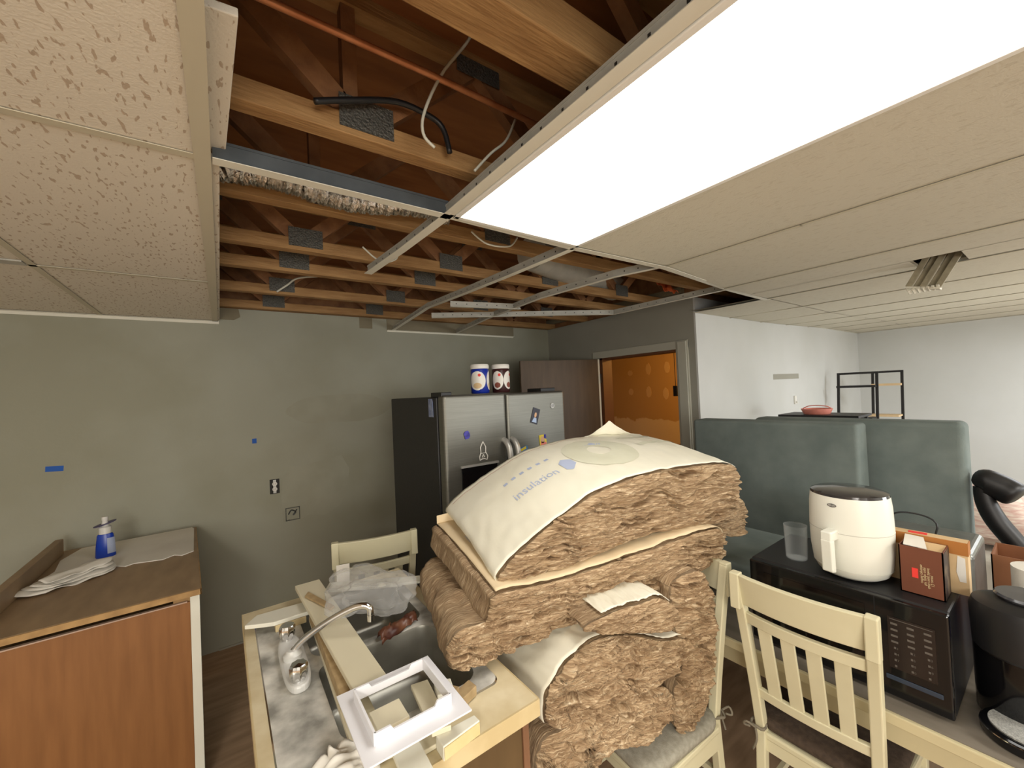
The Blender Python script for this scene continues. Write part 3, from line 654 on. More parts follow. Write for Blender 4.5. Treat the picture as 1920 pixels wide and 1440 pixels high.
# faucet
t = thing('faucet', 'chrome two-handle faucet with long curved spout on the sink deck', 'faucet', (.160, 1.46, .914))
P = [(.038*(abs(cos(a))**.7)*(1 if cos(a) > 0 else -1)*(1 if cos(a) > 0 else .9), .155*(abs(sin(a))**.6)*(1 if sin(a) > 0 else -1)) for a in [2*pi*i/36 for i in range(36)]]
build('base_plate', MB().prism(P, .0, .022), mat('dull_chrome', rgb(206, 206, 202), None, .45, .15), t, bevel=.006, seg=3)
build('spout', MB().tube(smoothpts([(.0, .0, .02), (.008, -.004, .05), (.045, -.025, .088), (.11, -.062, .132), (.165, -.092, .158), (.195, -.108, .160), (.208, -.115, .150), (.21, -.116, .13)], 40), [.013]*6+[.0105]*35, 14), M_chrome, t, smooth='auto')
build('spout_collar', MB().lathe([(.026, .02), (.027, .036), (.02, .042), (.018, .05), (.0, .052)], seg=24), mat('dull_chrome', rgb(200, 200, 196)), t, smooth='auto')
build('aerator', MB().tube([(.21, -.116, .132), (.21, -.116, .112)], .0115, 14), M_chrome, t, smooth='auto')
for y in (.125, -.125):
    hd = MB(); K = 24
    pr = [(.017, .02), (.017, .028), (.021, .032), (.0235, .062), (.020, .07), (0, .071)]
    n0 = 0
    for r_, z in pr:
        for a in range(K):
            rr_ = r_*(1+.07*cos(8*2*pi*a/K)) if r_ > .018 else r_
            hd.v.append((rr_*cos(2*pi*a/K), y+rr_*sin(2*pi*a/K), z))
    for i in range(len(pr)-1):
        for a in range(K): b_ = (a+1) % K; hd.f.append((i*K+a, i*K+b_, (i+1)*K+b_, (i+1)*K+a)); hd.m.append(0)
    build('tap_handle', hd, M_chrome, t, smooth='auto')

# trim boards and scraps on the sink
def board(name, P, z0, z1, m, label, cat='board', zl=None, group=None, bevel=.002):
    # P: four corners in plan, z0/z1 thickness at start/end given as per-corner bottom heights
    zs = zl or [z0]*4; th = z1-z0
    mb = MB().quadbox([(x, y, z) for (x, y), z in zip(P, zs)]+[(x, y, z+th) for (x, y), z in zip(P, zs)])
    return tag(build(name, mb, m, bevel=bevel), label, cat, group)
GRP = 'cut trim boards lying on the sink'
board('trim_board', [(.258, 1.10), (.345, 1.10), (.314, 1.885), (.223, 1.885)], .968, .986, [M_trim], 'wide cream trim board lying lengthwise over the sink under the spout', group=GRP)
board('trim_board', [(.232, 1.14), (.258, 1.13), (.252, 1.66), (.240, 1.67)], .931, .966, [M_mdf], 'narrow board on edge beneath the wide trim board', group=GRP)
board('trim_board', [(.222, .955), (.302, .940), (.305, 1.70), (.243, 1.70)], .915, .930, [M_trim], 'cream board lowest under the white plastic frame, its square end toward the viewer', group=GRP)
mb = MB().prism([(.045, 1.745), (.085, 1.80), (.235, 1.79), (.245, 1.70), (.13, 1.70), (.07, 1.73)], .939, .953); tag(build('trim_board', mb, M_trimwhite, bevel=.002), 'pale slat with a pointed end jutting over the left counter edge', 'board', GRP)
board('trim_board', [(.135, 1.70), (.235, 1.70), (.235, 1.78), (.135, 1.775)], .914, .938, [M_laminedge], 'short tan block under the pointed slat', group=GRP)
board('trim_board', [(.33, 1.86), (.60, 1.70), (.62, 1.76), (.36, 1.92)], .93, .945, [M_trimwhite], 'white board behind the plastic bag at the far end of the sink', group=GRP)
board('trim_board', [(.50, 1.72), (.74, 1.60), (.76, 1.65), (.52, 1.78)], .947, .957, [M_trimwhite], 'thin white board reaching toward the insulation behind the bag', group=GRP)
board('wood_stick', [(.238, 1.745), (.255, 1.775), (.312, 1.59), (.295, 1.575)], .987, .995, [M_mdf], 'short brown splintered stick on the wide trim board', 'stick')
board('paper_card', [(.385, 1.90), (.435, 1.885), (.452, 1.952), (.398, 1.965)], .955, .957, [M_paperw], 'pale card standing up behind the plastic bag', 'card', zl=[.93, .93, .99, .99])
mb = MB()
tb_ = board('trim_block', [(.385, .862), (.488, .874), (.486, .897), (.385, .902)], .911, .945, [M_trimwhite], 'short cream block with a yellow front face at the right front counter edge', group=GRP)
build('yellow_face', MB().quadbox([(.387, .8595, .914), (.486, .8712, .914), (.486, .8735, .914), (.387, .862, .914), (.387, .8595, .942), (.486, .8712, .942), (.486, .8735, .942), (.387, .862, .942)]), mat('yellow_pine', rgb(208, 188, 132), rgb(220, 202, 152), .6, scale=14), tb_)
board('trim_board', [(.285, .80), (.345, .80), (.352, .98), (.292, .99)], .931, .944, [M_trimwhite], 'cream board end poking forward below the white plastic frame', group=GRP)
board('trim_board', [(.345, .905), (.395, .905), (.395, 1.0), (.345, 1.0)], .911, .922, [M_trim], 'small flat offcut right of the board end poking forward', group=GRP)
board('trim_board', [(.375, .90), (.42, .89), (.44, 1.07), (.395, 1.08)], .945, .958, [M_trim], 'cream offcut seen through the right half of the plastic frame', group=GRP)
board('trim_board', [(.262, .93), (.335, .93), (.335, 1.0), (.262, 1.0)], .988, .998, [M_trim], 'small square offcut with a nail hole inside the plastic frame', group=GRP)
board('wood_block', [(.455, 1.01), (.475, .985), (.50, 1.0), (.48, 1.03)], .914, .95, [M_mdf], 'small wood block standing right of the plastic frame', 'block')
board('wood_block', [(.485, .965), (.545, .985), (.54, 1.02), (.48, 1.0)], .914, .94, [M_mdf], 'small wood block lying on the sink corner below the insulation', 'block')
board('trim_block', [(.43, .985), (.47, .965), (.485, 1.02), (.445, 1.04)], .914, .968, [M_trimwhite], 'white block behind the right corner of the plastic frame', 'block')
# white plastic frame
t = thing('vent_collar', 'white plastic rectangular collar with a wide flange lying on the trim boards', 'vent collar', (.333, .973, .999))
mb = MB(); fx, fy = .121, .124; ix, iy = .089, .081
for a in ((-fx, -ix, -fy, fy), (ix, fx, -fy, fy), (-ix, ix, -fy, -iy), (-ix, ix, iy, fy)): mb.box(*a, 0, .004)
build('flange', mb, mat('white_abs', rgb(232, 232, 236), None, .35), t)
mb = MB(); W_ = mat('white_abs', rgb(232, 232, 236)); h = .031; th = .0025
for sy in (-1, 1):
    y = sy*iy
    prof = [(-ix, .004), (ix, .004), (ix, h), (.055, h), (.048, h-.011), (-.048, h-.011), (-.055, h), (-ix, h)]
    mb.prism(prof, y-th, y+th, fn=lambda a, b, c: (a, c, b))
for sx in (-1, 1): mb.box(sx*ix-th, sx*ix+th, -iy, iy, .004, h)
build('collar_wall', mb, W_, t)
# bag, bottle in sink, crumpled paper
bg = MB()
def bagf(u, v):
    th_, ph = 2*pi*u, pi*v
    d = Vector((sin(ph)*cos(th_), sin(ph)*sin(th_), cos(ph)))
    n_ = noise.noise(d*1.3+Vector((3, 1, 2)))*.55+.10*abs(sin(4.5*th_+2.2*noise.noise(d*1.5)))*sin(ph)+noise.noise(d*5)*.10
    r_ = .95+n_
    q = .5-.5*cos(ph)
    return (.445+.13*r_*d.x+.02*d.y, 1.60+.185*r_*d.y, 1.005+.055*r_*d.z)
bg.grid(bagf, 90, 60)
tag(build('plastic_bag', bg, M_bag, smooth=True), 'crumpled clear plastic bag behind the spout over the sink', 'bag')
wr_ = MB(); wr_.grid(lambda u, v: (.41+.15*u+.012*noise.noise((u*4, v*4, 5)), 1.37+.10*u*.6+.055*v, .918+.022*sin(pi*v)+.022*abs(noise.noise((u*5, v*5, 3)))), 24, 12)
tag(build('wrapper', wr_, M_amberjunk, smooth=True, solid=.002), 'crumpled amber and red wrapper lying across the sink divider under the bag', 'wrapper')
cp = MB(); cp.grid(lambda u, v: (.13+.13*u+.02*noise.noise((u*3, v*3, 9)), .90+.11*v, .925+.03*abs(noise.noise((u*4, v*4, 1)))+.02*sin(3*u)), 24, 18)
tag(build('crumpled_paper', cp, M_paperw, smooth=True, solid=.002), 'crumpled white paper at the bottom edge of the sink deck', 'paper')

# ------------------------------------------------------------------ fridge
t = thing('refrigerator', 'black and stainless side-by-side refrigerator beyond the insulation stack', 'refrigerator', (1.44, 2.45, 0))
wpart('body', MB().box(.987, 1.897, 2.115, 2.86, .03, 1.722), M_fridgeside, t, bevel=.006)
wpart('door', MB().box(.99, 1.411, 2.03, 2.108, .08, 1.732), M_steel, t, bevel=.018, seg=4)
wpart('door', MB().box(1.417, 1.897, 2.03, 2.108, .08, 1.727), M_steel, t, bevel=.018, seg=4)
wpart('hinge_cover', MB().box(.995, 1.06, 2.06, 2.2, 1.722, 1.75), M_black, t, bevel=.004)
wpart('hinge_cover', MB().box(1.75, 1.88, 2.1, 2.25, 1.722, 1.75), M_black, t, bevel=.004)
for x in (1.385, 1.445):
    wpart('handle', MB().tube(smoothpts([(x, 2.035, 1.445), (x, 2.0, 1.43), (x+.003, 1.975, 1.37), (x+.004, 1.968, 1.2), (x+.004, 1.968, .8), (x, 1.98, .72), (x, 2.035, .70)], 36), .018, 14), M_handle, t, smooth='auto')
dp = wpart('ice_dispenser', MB().box(1.085, 1.325, 2.018, 2.032, .92, 1.325), M_gloss, t, bevel=.006)
wpart('dispenser_trim', MB().box(1.08, 1.33, 2.012, 2.028, 1.318, 1.33), M_handle, t)
wpart('toe_grille', MB().box(1.0, 1.885, 2.09, 2.12, 0, .075), M_black, t)
lg = MB(); lg.lathe([(0, 0), (.017, 0), (.017, .003), (0, .003)], seg=24, fn=lambda x, y, z: (1.783+x, 2.028-z, 1.63+y))
lo = wpart('logo_badge', lg, M_chrome, t)
lt = MB(); addtext(lt, 'GE', .02, lambda x, y: (1.783+x, 2.0245, 1.63+y)); wpart('logo_lettering', lt, M_navy, t)
FY = 2.0285
def magnet(name, poly, m, label, cat='magnet', z=.003):
    mb = MB(); mb.prism(poly, 0, z, fn=lambda a, b, c: (a, FY-c, b)); return tag(build(name, mb, m), label, cat)
magnet('cluster_magnet', blob(1.128, 1.50, .018, .026, 2, 16), M_violet, 'violet irregular magnet on the left fridge door')
rk = MB()
for pts in ([(1.232, 1.452), (1.214, 1.42), (1.216, 1.385), (1.248, 1.385), (1.25, 1.42), (1.232, 1.452)], [(1.216, 1.39), (1.206, 1.365), (1.208, 1.345), (1.222, 1.352), (1.24, 1.352), (1.256, 1.345), (1.262, 1.365), (1.248, 1.39)], [(1.232, 1.378), (1.224, 1.362), (1.24, 1.362), (1.232, 1.378)]):
    rk.tube([(a, FY-.002, b) for a, b in pts], .003, 6)
tag(build('rocket_magnet', rk, M_outlet), 'white rocket outline magnet on the left fridge door', 'magnet')
def rot_rect(cx, cz, w_, h_, a): return [(cx+x*cos(a)-z*sin(a), cz+x*sin(a)+z*cos(a)) for x, z in ((-w_/2, -h_/2), (w_/2, -h_/2), (w_/2, h_/2), (-w_/2, h_/2))]
def cardmag(cx, cz, w_, h_, a, m, bits, label):
    t_ = thing('picture_magnet', label, 'magnet', (cx, FY, cz), 0, 'picture magnets on the right fridge door')
    mb = MB(); mb.prism(rot_rect(0, 0, w_, h_, a), 0, .002, fn=lambda p, q, c: (p, -c, q)); build('backing', mb, m, t_)
    for nm, pol, mm in bits:
        mb = MB(); mb.prism([(x*cos(a)-z*sin(a), x*sin(a)+z*cos(a)) for x, z in pol], .002, .0026, fn=lambda p, q, c: (p, -c, q)); build(nm, mb, mm, t_)
    return t_
el = lambda cx, cz, rx, rz, n=16: [(cx+rx*cos(2*pi*i/n), cz+rz*sin(2*pi*i/n)) for i in range(n)]
cardmag(1.634, 1.573, .058, .10, -.32, M_navy, [('printed_shirt', [(-.018, -.042), (.02, -.042), (.012, -.012), (-.008, -.012)], mat('pale_blue_ink', rgb(170, 190, 220), None, .5)), ('printed_head', el(.0, .006, .009, .017), M_skin)], 'dark card magnet with a small figure, highest on the right door')
cardmag(1.69, 1.395, .058, .105, .08, M_yellow, [('printed_field', [(-.024, -.045), (.026, -.045), (.026, .0), (-.02, .01)], M_pinkp), ('printed_arch', el(-.002, .02, .019, .022), M_skin), ('printed_corner', [(.008, .03), (.029, .02), (.029, .052), (.012, .052)], M_violet)], 'yellow and pink card magnet at right near the batt edge')
o_ = cardmag(1.535, 1.345, .062, .085, .18, M_sky, [('printed_figure', el(.004, -.018, .016, .018), M_skin), ('printed_band', [(-.031, .018), (.02, .026), (.02, .042), (-.031, .034)], M_yellow)], 'blue card magnet with a yellow band right of the handles')
mb = MB(); mb.prism([(2.09, 1.615), (2.15, 1.615), (2.15, 1.72), (2.10, 1.72), (2.09, 1.70)], 0, .002, fn=lambda a, b, c: (.985-c, a+.062, b-.005)); tag(build('photo_magnet', mb, mat('bluegrey_photo', rgb(108, 122, 160), rgb(150, 160, 186), .35, scale=30)), 'blue-grey photo stuck on the black side of the fridge', 'magnet')
# jars on the fridge
def jar(x, y, m, label, col, flip):
    t = thing('creamer_jar', label, 'jar', (x, y, 1.733), 0, 'lidded jars on top of the fridge')
    build('jar_body', MB().lathe([(0, 0), (.046, 0), (.050, .006), (.050, .142), (.046, .15), (0, .15)], seg=36), m, t, smooth='auto')
    build('jar_lid', MB().lathe([(0, .15), (.050, .15), (.0515, .153), (.0515, .172), (.047, .178), (0, .178)], seg=36), M_outlet, t, smooth='auto')
    t.scale = (1.14, 1.14, 1.02)
    for k, (ac, aw) in enumerate(((-pi/2-1.0, .70), (-pi/2+.42, .70)) if flip else ((-pi/2-.85, .95), (-pi/2+.75, .5))):
        def f(u, v, ac=ac, aw=aw): a = ac+aw*(2*u-1)*sqrt(max(0.0, 1-(2*v-1)**2)*.98+.02); return (.0506*cos(a), .0506*sin(a), .02+.115*v)
        lb = build('jar_label', MB().grid(f, 14, 14), M_outlet, t, smooth=True)
        def f2(u, v, ac=ac, aw=aw): a = ac+aw*.5*(2*u-1)*sqrt(max(0.0, 1-(2*v-1)**2)*.98+.02); return (.0512*cos(a), .0512*sin(a), .030+.035*v)
        build('printed_mug', MB().grid(f2, 8, 8), col, lb, smooth=True)
        def f3(u, v, ac=ac, aw=aw): a = ac+.25+.16*(2*u-1)*sqrt(max(0.0, 1-(2*v-1)**2)*.98+.02); return (.0512*cos(a), .0512*sin(a), .102+.018*v)
        build('printed_mark', MB().grid(f3, 8, 8), M_red, lb, smooth=True)
jar(1.318, 2.17, mat('blue_jar', rgb(26, 48, 150), None, .3), 'blue jar with white lid and oval label on the fridge', M_boxtan, False)
jar(1.476, 2.17, mat('dark_brown_jar', rgb(60, 30, 30), None, .3), 'dark brown jar with white lid standing right of the blue jar', mat('mug_red', rgb(132, 70, 56), None, .5), True)

# ------------------------------------------------------------------ chairs
def make_chair(name, label, loc, rotz, zt=1.03, seat_z=.46, wt=.190, wb=.165):
    t = thing(name, label, 'chair', loc, rotz, 'cream slat-back dining chairs')
    def px(z, sg): return sg*(wb+(wt-wb)*max(0, (z-seat_z)/(zt-seat_z)))
    def py(z): return -.085*max(0, (z-seat_z)/(zt-seat_z))**1.2-.04*max(0, (seat_z-z)/seat_z)
    for sg in (-1, 1):
        mb = MB()
        zz = [0, .23, .46, .60, .75, .9, zt]; prev = None
        for a, b in zip(zz[:-1], zz[1:]):
            A = Vector((px(a, sg), py(a), a)); B = Vector((px(b, sg), py(b), b)); hw, hd = .016, .017
            n = len(mb.v)
            if prev is None:
                mb.v += [(A.x-hw, A.y-hd, a), (A.x+hw, A.y-hd, a), (A.x+hw, A.y+hd, a), (A.x-hw, A.y+hd, a)]; prev = n; mb.f.append((n+3, n+2, n+1, n)); mb.m.append(0); n += 4
            mb.v += [(B.x-hw, B.y-hd, b), (B.x+hw, B.y-hd, b), (B.x+hw, B.y+hd, b), (B.x-hw, B.y+hd, b)]
            for i in range(4): j = (i+1) % 4; mb.f.append((prev+i, prev+j, n+j, n+i)); mb.m.append(0)
            prev = n
        mb.f.append((prev, prev+1, prev+2, prev+3)); mb.m.append(0)
        build('back_leg', mb, M_chair, t, bevel=.004)
        build('front_leg', MB().quadbox([(sg*.185-.014, .366, 0), (sg*.185+.014, .366, 0), (sg*.185+.014, .394, 0), (sg*.185-.014, .394, 0), (sg*.19-.018, .36, .43), (sg*.19+.018, .36, .43), (sg*.19+.018, .396, .43), (sg*.19-.018, .396, .43)]), M_chair, t, bevel=.003)
        build('side_rail', MB().box(sg*.182-.01, sg*.182+.01, .015, .365, .37, .43), M_chair, t)
        build('side_stretcher', MB().box(sg*.183-.008, sg*.183+.008, .0, .37, .18, .205), M_chair, t)
    def curved(z0, z1, yo, th, bow, wtop):
        mb = MB(); K = 16
        for i in range(K+1):
            u = -1+2*i/K
            for z, y_ in ((z0, -th), (z0, th), (z1, th), (z1, -th)):
                mb.v.append((u*(abs(px(z, 1))+wtop), py(z)+y_+yo-bow*(1-u*u), z))
        for i in range(K):
            for a, b in ((0, 1), (1, 2), (2, 3), (3, 0)): mb.f.append((i*4+a, i*4+b, i*4+4+b, i*4+4+a)); mb.m.append(0)
        mb.f.append((0, 3, 2, 1)); mb.m.append(0); n = K*4; mb.f.append((n, n+1, n+2, n+3)); mb.m.append(0)
        return mb
    build('top_rail', curved(zt-.105, zt+.004, -.004, .011, .022, -.012), M_chair, t, bevel=.003)
    for sg in (-1, 1):   # raised squared ends of the posts behind the rail
        build('post_cap', MB().box(px(zt, sg)-.0165, px(zt, sg)+.0165, py(zt)-.018, py(zt)+.016, zt-.12, zt+.007), M_chair, t, bevel=.004)
    build('middle_rail', curved(zt-.175, zt-.135, 0, .010, .022, -.012), M_chair, t, bevel=.003)
    build('lower_rail', curved(.585, .62, 0, .010, .012, -.012), M_chair, t, bevel=.003)
    for k in range(4):
        u = (-.6+.4*k); za, zb = .615, zt-.17
        xa, xb = u*px(za, 1), u*px(zb, 1); ya, yb = py(za)-.012*(1-u*u), py(zb)-.022*(1-u*u)
        build('slat', MB().quadbox([(xa-.021, ya-.005, za), (xa+.021, ya-.005, za), (xa+.021, ya+.005, za), (xa-.021, ya+.005, za), (xb-.021, yb-.005, zb), (xb+.021, yb-.005, zb), (xb+.021, yb+.005, zb), (xb-.021, yb+.005, zb)]), M_chair, t, bevel=.002)
    build('back_apron', MB().box(-.17, .17, -.008, .012, .39, .445), M_chair, t)
    build('front_apron', MB().box(-.18, .18, .372, .388, .37, .43), M_chair, t)
    build('seat', MB().prism([(-.175, -.01), (.175, -.01), (.195, .02), (.212, .40), (.2, .415), (-.2, .415), (-.212, .40), (-.195, .02)], .43, .455), M_chair, t, bevel=.006)
    build('rear_stretcher', MB().box(-.17, .17, -.03, -.012, .22, .245), M_chair, t)
    return t
chB = make_chair('dining_chair', 'cream slat-back chair in the right foreground, back toward the viewer at the table', (1.585, .555, 0), -pi/2, zt=1.04)
chC = make_chair('dining_chair', 'cream slat-back chair beside the insulation stack, its grey seat under the batts', (1.50, 1.015, 0), pi/2-.06, zt=1.03)
chA = make_chair('dining_chair', 'cream chair behind the sink, only its curved back rails showing', (.635, 2.185, 0), -.21, zt=1.03)
def cushion(label, loc, rotz, m, z0=.456, th=.045, L=.40, W_=.40):
    t = thing('seat_cushion', label, 'cushion', loc, rotz)
    mb = MB(); P = rrect(-W_/2, W_/2, 0, L, .07, 8); cx, cy = 0, L/2; K = len(P)
    rings = [(.9, 0), (.98, .006), (1, th*.5), (.98, th*.85), (.9, th), (.6, th+.008), (.1, th+.01)]
    for s_, z in rings: mb.v += [(cx+(x-cx)*s_, cy+(y-cy)*s_, z0+z) for x, y in P]
    for k in range(len(rings)-1):
        for i in range(K): j = (i+1) % K; mb.f.append((k*K+i, k*K+j, (k+1)*K+j, (k+1)*K+i)); mb.m.append(0)
    mb.f.append(tuple((len(rings)-1)*K+i for i in range(K))); mb.m.append(0); mb.f.append(tuple(range(K-1, -1, -1))); mb.m.append(0)
    build('cushion_pad', mb, m, t, smooth=True)
    for sg in (-1, 1):
        kn = MB()
        cx_, cy_, cz_ = sg*.172, -.012, z0+.02
        kn.tube([(cx_+.024*cos(a), cy_+.024*sin(a), cz_+.004*sin(3*a)) for a in [2*pi*k/14 for k in range(15)]], .005, 6)
        kn.tube(smoothpts([(cx_, cy_-.026, cz_), (cx_+.02*sg, cy_-.045, cz_+.018), (cx_+.034*sg, cy_-.04, cz_), (cx_+.015*sg, cy_-.03, cz_-.004)], 12), .004, 6)
        kn.tube(smoothpts([(cx_, cy_-.026, cz_), (cx_-.01*sg, cy_-.04, cz_-.03), (cx_+.006*sg, cy_-.038, cz_-.075)], 10), .004, 6)
        build('tie', kn, M_tie, t, smooth=True)
    return t
cushion('grey padded seat cushion tied to the chair beside the insulation', (1.50, 1.015, 0), pi/2-.06, M_cushgrey, L=.42, W_=.41)
cushion('dark brown seat cushion tied to the foreground chair', (1.585, .555, 0), -pi/2, M_cushbrown)

# ------------------------------------------------------------------ table and what stands on it
t = thing('dining_table', 'cream-edged grey-topped dining table at the right', 'table', (2.1, .5, 0))
wpart('tabletop', MB().box(1.615, 2.62, -.9, 1.75, .705, .725), M_tabletop, t)
wpart('table_edge', MB().box(1.600, 1.6155, -.9, 1.765, .690, .7245).box(1.6, 2.635, 1.75, 1.765, .69, .7245), M_tableedge, t, bevel=.004)
wpart('apron', MB().box(1.645, 1.665, -.8, 1.66, .61, .705).box(2.56, 2.58, -.8, 1.66, .61, .705), M_tableedge, t)
for x in (1.66, 2.5):
    for y in (-.82, 1.62): wpart('leg', MB().box(x, x+.07, y, y+.07, 0, .705), M_tableedge, t, bevel=.004)
ZT = .725
# microwave
t = thing('microwave', 'black countertop microwave on the table with the air fryer on top', 'microwave', (1.87, .5, ZT))
MX0, MX1, MY0, MY1, MZ0, MZ1 = 1.674, 2.07, .235, .775, .737, 1.040
wpart('casing', MB().box(MX0+.02, MX1, MY0, MY1, MZ0, MZ1), M_black, t, bevel=.006)
wpart('front_bezel', MB().box(MX0, MX0+.022, MY0, MY1, MZ0, MZ1-.004), M_gloss, t, bevel=.005)
wpart('door_window', MB().box(MX0-.002, MX0+.001, MY0+.19, MY1-.05, MZ0+.06, MZ1-.04), mat('dark_window', rgb(8, 8, 9), None, .08), t)
wpart('door_seam', MB().box(MX0-.001, MX0+.001, MY0+.163, MY0+.166, MZ0, MZ1-.006), mat('seam_shadow', rgb(4, 4, 4), None, .9), t)
kp = wpart('keypad', MB().box(MX0-.0015, MX0, MY0+.03, MY0+.135, MZ0+.09, MZ1-.055), mat('keypad_brown', rgb(36, 28, 25), None, .3), t)
km = MB()
rows = 8
for r_ in range(rows):
    for c_ in range(3):
        wdt = .016 if r_ < 4 else .005
        y = MY0+.12-.037*c_; z = MZ1-.075-.0185*r_
        km.box(MX0-.0022, MX0-.0015, y-wdt/2, y+wdt/2, z-.003, z+.003)
km.box(MX0-.0022, MX0-.0015, MY0+.035, MY0+.13, MZ1-.062, MZ1-.0605)
wpart('key_markings', km, mat('key_grey', rgb(92, 86, 80), None, .5), t)
km = MB()
for i, s_ in enumerate('1234567890'):
    r_, c_ = divmod(i, 3)
    if i == 9: r_, c_ = 3, 1
    addtext(km, s_, .010, lambda x, y, r_=r_, c_=c_: (MX0-.0026, MY0+.128-.037*c_-x-.014, MZ1-.149-.0185*r_+y))
wpart('digits', km, mat('key_grey', rgb(92, 86, 80)), t)
wpart('open_button', MB().box(MX0-.004, MX0, MY0+.02, MY0+.145, MZ0+.052, MZ0+.066), mat('blue_grey_button', rgb(48, 58, 72), None, .25), t, bevel=.003)
wpart('feet', MB().box(MX0+.03, MX0+.06, MY0+.03, MY0+.06, ZT, MZ0).box(MX0+.03, MX0+.06, MY1-.06, MY1-.03, ZT, MZ0).box(MX1-.06, MX1-.03, MY0+.03, MY0+.06, ZT, MZ0).box(MX1-.06, MX1-.03, MY1-.06, MY1-.03, ZT, MZ0), M_black, t)
# air fryer
AX, AY, AZ = 1.805, .484, MZ1
t = thing('air_fryer', 'large white air fryer with dark glossy lid on the microwave', 'air fryer', (AX, AY, AZ))
prof = [(0, .006), (.084, .006), (.099, .016), (.110, .04), (.116, .09), (.1175, .16), (.115, .235), (.111, .268)]
build('fryer_body', MB().lathe(prof, seg=56, sx=1.0, sy=1.0), M_fryer, t, smooth='auto')
build('fryer_lid', MB().lathe([(.111, .268), (.109, .276), (.095, .281), (.05, .284), (0, .285)], seg=56), M_fryerlid, t, smooth='auto')
build('fryer_feet', MB().lathe([(0, 0), (.07, 0), (.075, .008)], seg=24), M_black, t)
t.scale = (1, 1, 1.06)
hdir = Vector((-.985, .174, 0)).normalized()      # pull handle faces the viewer's left
hx = Vector((-hdir.y, hdir.x, 0))
def hp(o_, s_, z): return tuple(hdir*o_+hx*s_+Vector((0, 0, z)))
hz = radians(0)
hd = MB()
hd.quadbox([hp(.10, -.017, .135), hp(.160, -.017, .135), hp(.160, .017, .135), hp(.10, .017, .135), hp(.10, -.017, .168), hp(.158, -.017, .165), hp(.158, .017, .165), hp(.10, .017, .168)])
hd.quadbox([hp(.135, -.017, .034), hp(.157, -.017, .038), hp(.157, .017, .038), hp(.135, .017, .034), hp(.137, -.017, .14), hp(.161, -.017, .14), hp(.161, .017, .14), hp(.137, .017, .14)])
build('basket_handle', hd, M_fryer, t, bevel=.005, seg=3)
build('basket_seam', MB().lathe([(.1172, .1545), (.1181, .156), (.1172, .1575)], seg=56), mat('seam_grey', rgb(188, 186, 174), None, .6), t)
build('base_seam', MB().lathe([(.1065, .0345), (.110, .0358), (.1095, .0375)], seg=56), mat('seam_grey', rgb(188, 186, 174)), t)
bd = MB(); a0 = math.atan2(hdir.y, hdir.x)+.02
def onf(a, z, r_=.1240): return (r_*cos(a), r_*sin(a), z)
bd.grid(lambda u, v: onf(a0+.12*(2*u-1)*sqrt(max(.01, 1-(2*v-1)**2)), .243+.012*(v-.5), .1155), 14, 8)
build('badge', bd, mat('badge_grey', rgb(96, 94, 90), None, .4), t)
bd = MB(); addtext(bd, 'BELLA', .0075, lambda x, y: onf(a0+x/.1165, .243+y, .1162)); build('badge_lettering', bd, M_outlet, t)
# glass
t = tag(build('glass_tumbler', MB().lathe([(0, .003), (.030, .003), (.033, .006), (.037, .128), (.039, .128), (.0355, .003), (.033, 0), (0, 0)], (1.80, .655, MZ1+.001), 40), M_glass, smooth='auto'), 'clear glass tumbler left of the air fryer on the microwave', 'glass')
# cartons on the microwave
t = thing('brown_carton', 'open dark brown carton with red mark and cream print right of the air fryer', 'carton', (1.80, .31, MZ1))
b = MB(); x0, x1, y0, y1, z1 = 1.765, 1.855, .252, .352, 1.188
for a in ((x0, x0+.003, y0, y1), (x1-.003, x1, y0, y1), (x0, x1, y0, y0+.003), (x0, x1, y1-.003, y1)): b.box(*a, MZ1, z1)
b.box(x0, x1, y0, y1, MZ1, MZ1+.003)
wpart('carton_shell', b, M_boxbrown, t)
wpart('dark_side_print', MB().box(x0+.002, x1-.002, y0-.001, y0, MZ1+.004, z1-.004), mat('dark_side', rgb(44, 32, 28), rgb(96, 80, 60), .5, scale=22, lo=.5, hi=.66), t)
wpart('flap', MB().quadbox([(x0+.005, y0+.035, z1), (x1, y0+.055, z1), (x1+.005, y1, z1), (x0+.01, y1-.01, z1), (x0+.005, y0+.035, z1+.002), (x1, y0+.055, z1+.012), (x1+.005, y1, z1+.012), (x0+.01, y1-.01, z1+.002)]), M_paperw, t)
wpart('inner_flap', MB().quadbox([(x0+.03, y0+.003, z1-.012), (x1, y0+.003, z1-.002), (x1, y0+.06, z1-.002), (x0+.03, y0+.06, z1-.012), (x0+.03, y0+.003, z1-.010), (x1, y0+.003, z1), (x1, y0+.06, z1), (x0+.03, y0+.06, z1-.010)]), M_boxtan, t)
mb = MB(); mb.obox((x0-.0008, .316, 1.108), (.001, .014, .030)); wpart('red_mark', mb, M_red, t)
mb = MB()
for k, (s_, dz) in enumerate((('coffee capsules', .006), ('for single cups', .0), ('dark roast blend', -.004), ('12 count', -.01))):
    addtext(mb, s_, .0095, lambda x, y, k=k, dz=dz: (x0-.0008, .3005-.0075*k-y, 1.104+dz+x))
wpart('printed_lines', mb, M_cream, t)
t = thing('tan_carton', 'tall tan and amber carton behind the brown carton', 'carton', (1.87, .29, MZ1))
wpart('carton_body', MB().box(1.862, 1.905, .212, .42, MZ1, 1.203), M_boxtan, t)
wpart('amber_top_band', MB().box(1.8608, 1.862, .2115, .42, 1.163, 1.2033).box(1.861, 1.905, .2105, .212, 1.163, 1.203), M_boxgold, t)
wpart('red_print', MB().obox((1.884, .325, 1.2036), (.022, .045, .001), (0, 0, .1)), M_red, t)
wpart('white_figure_print', MB().prism([(.212, 1.145), (.228, 1.15), (.232, 1.10), (.226, 1.07), (.212, 1.07)], 0, .001, fn=lambda a, b_, c: (1.8618-c, a+.006, b_+.01)), M_outlet, t)
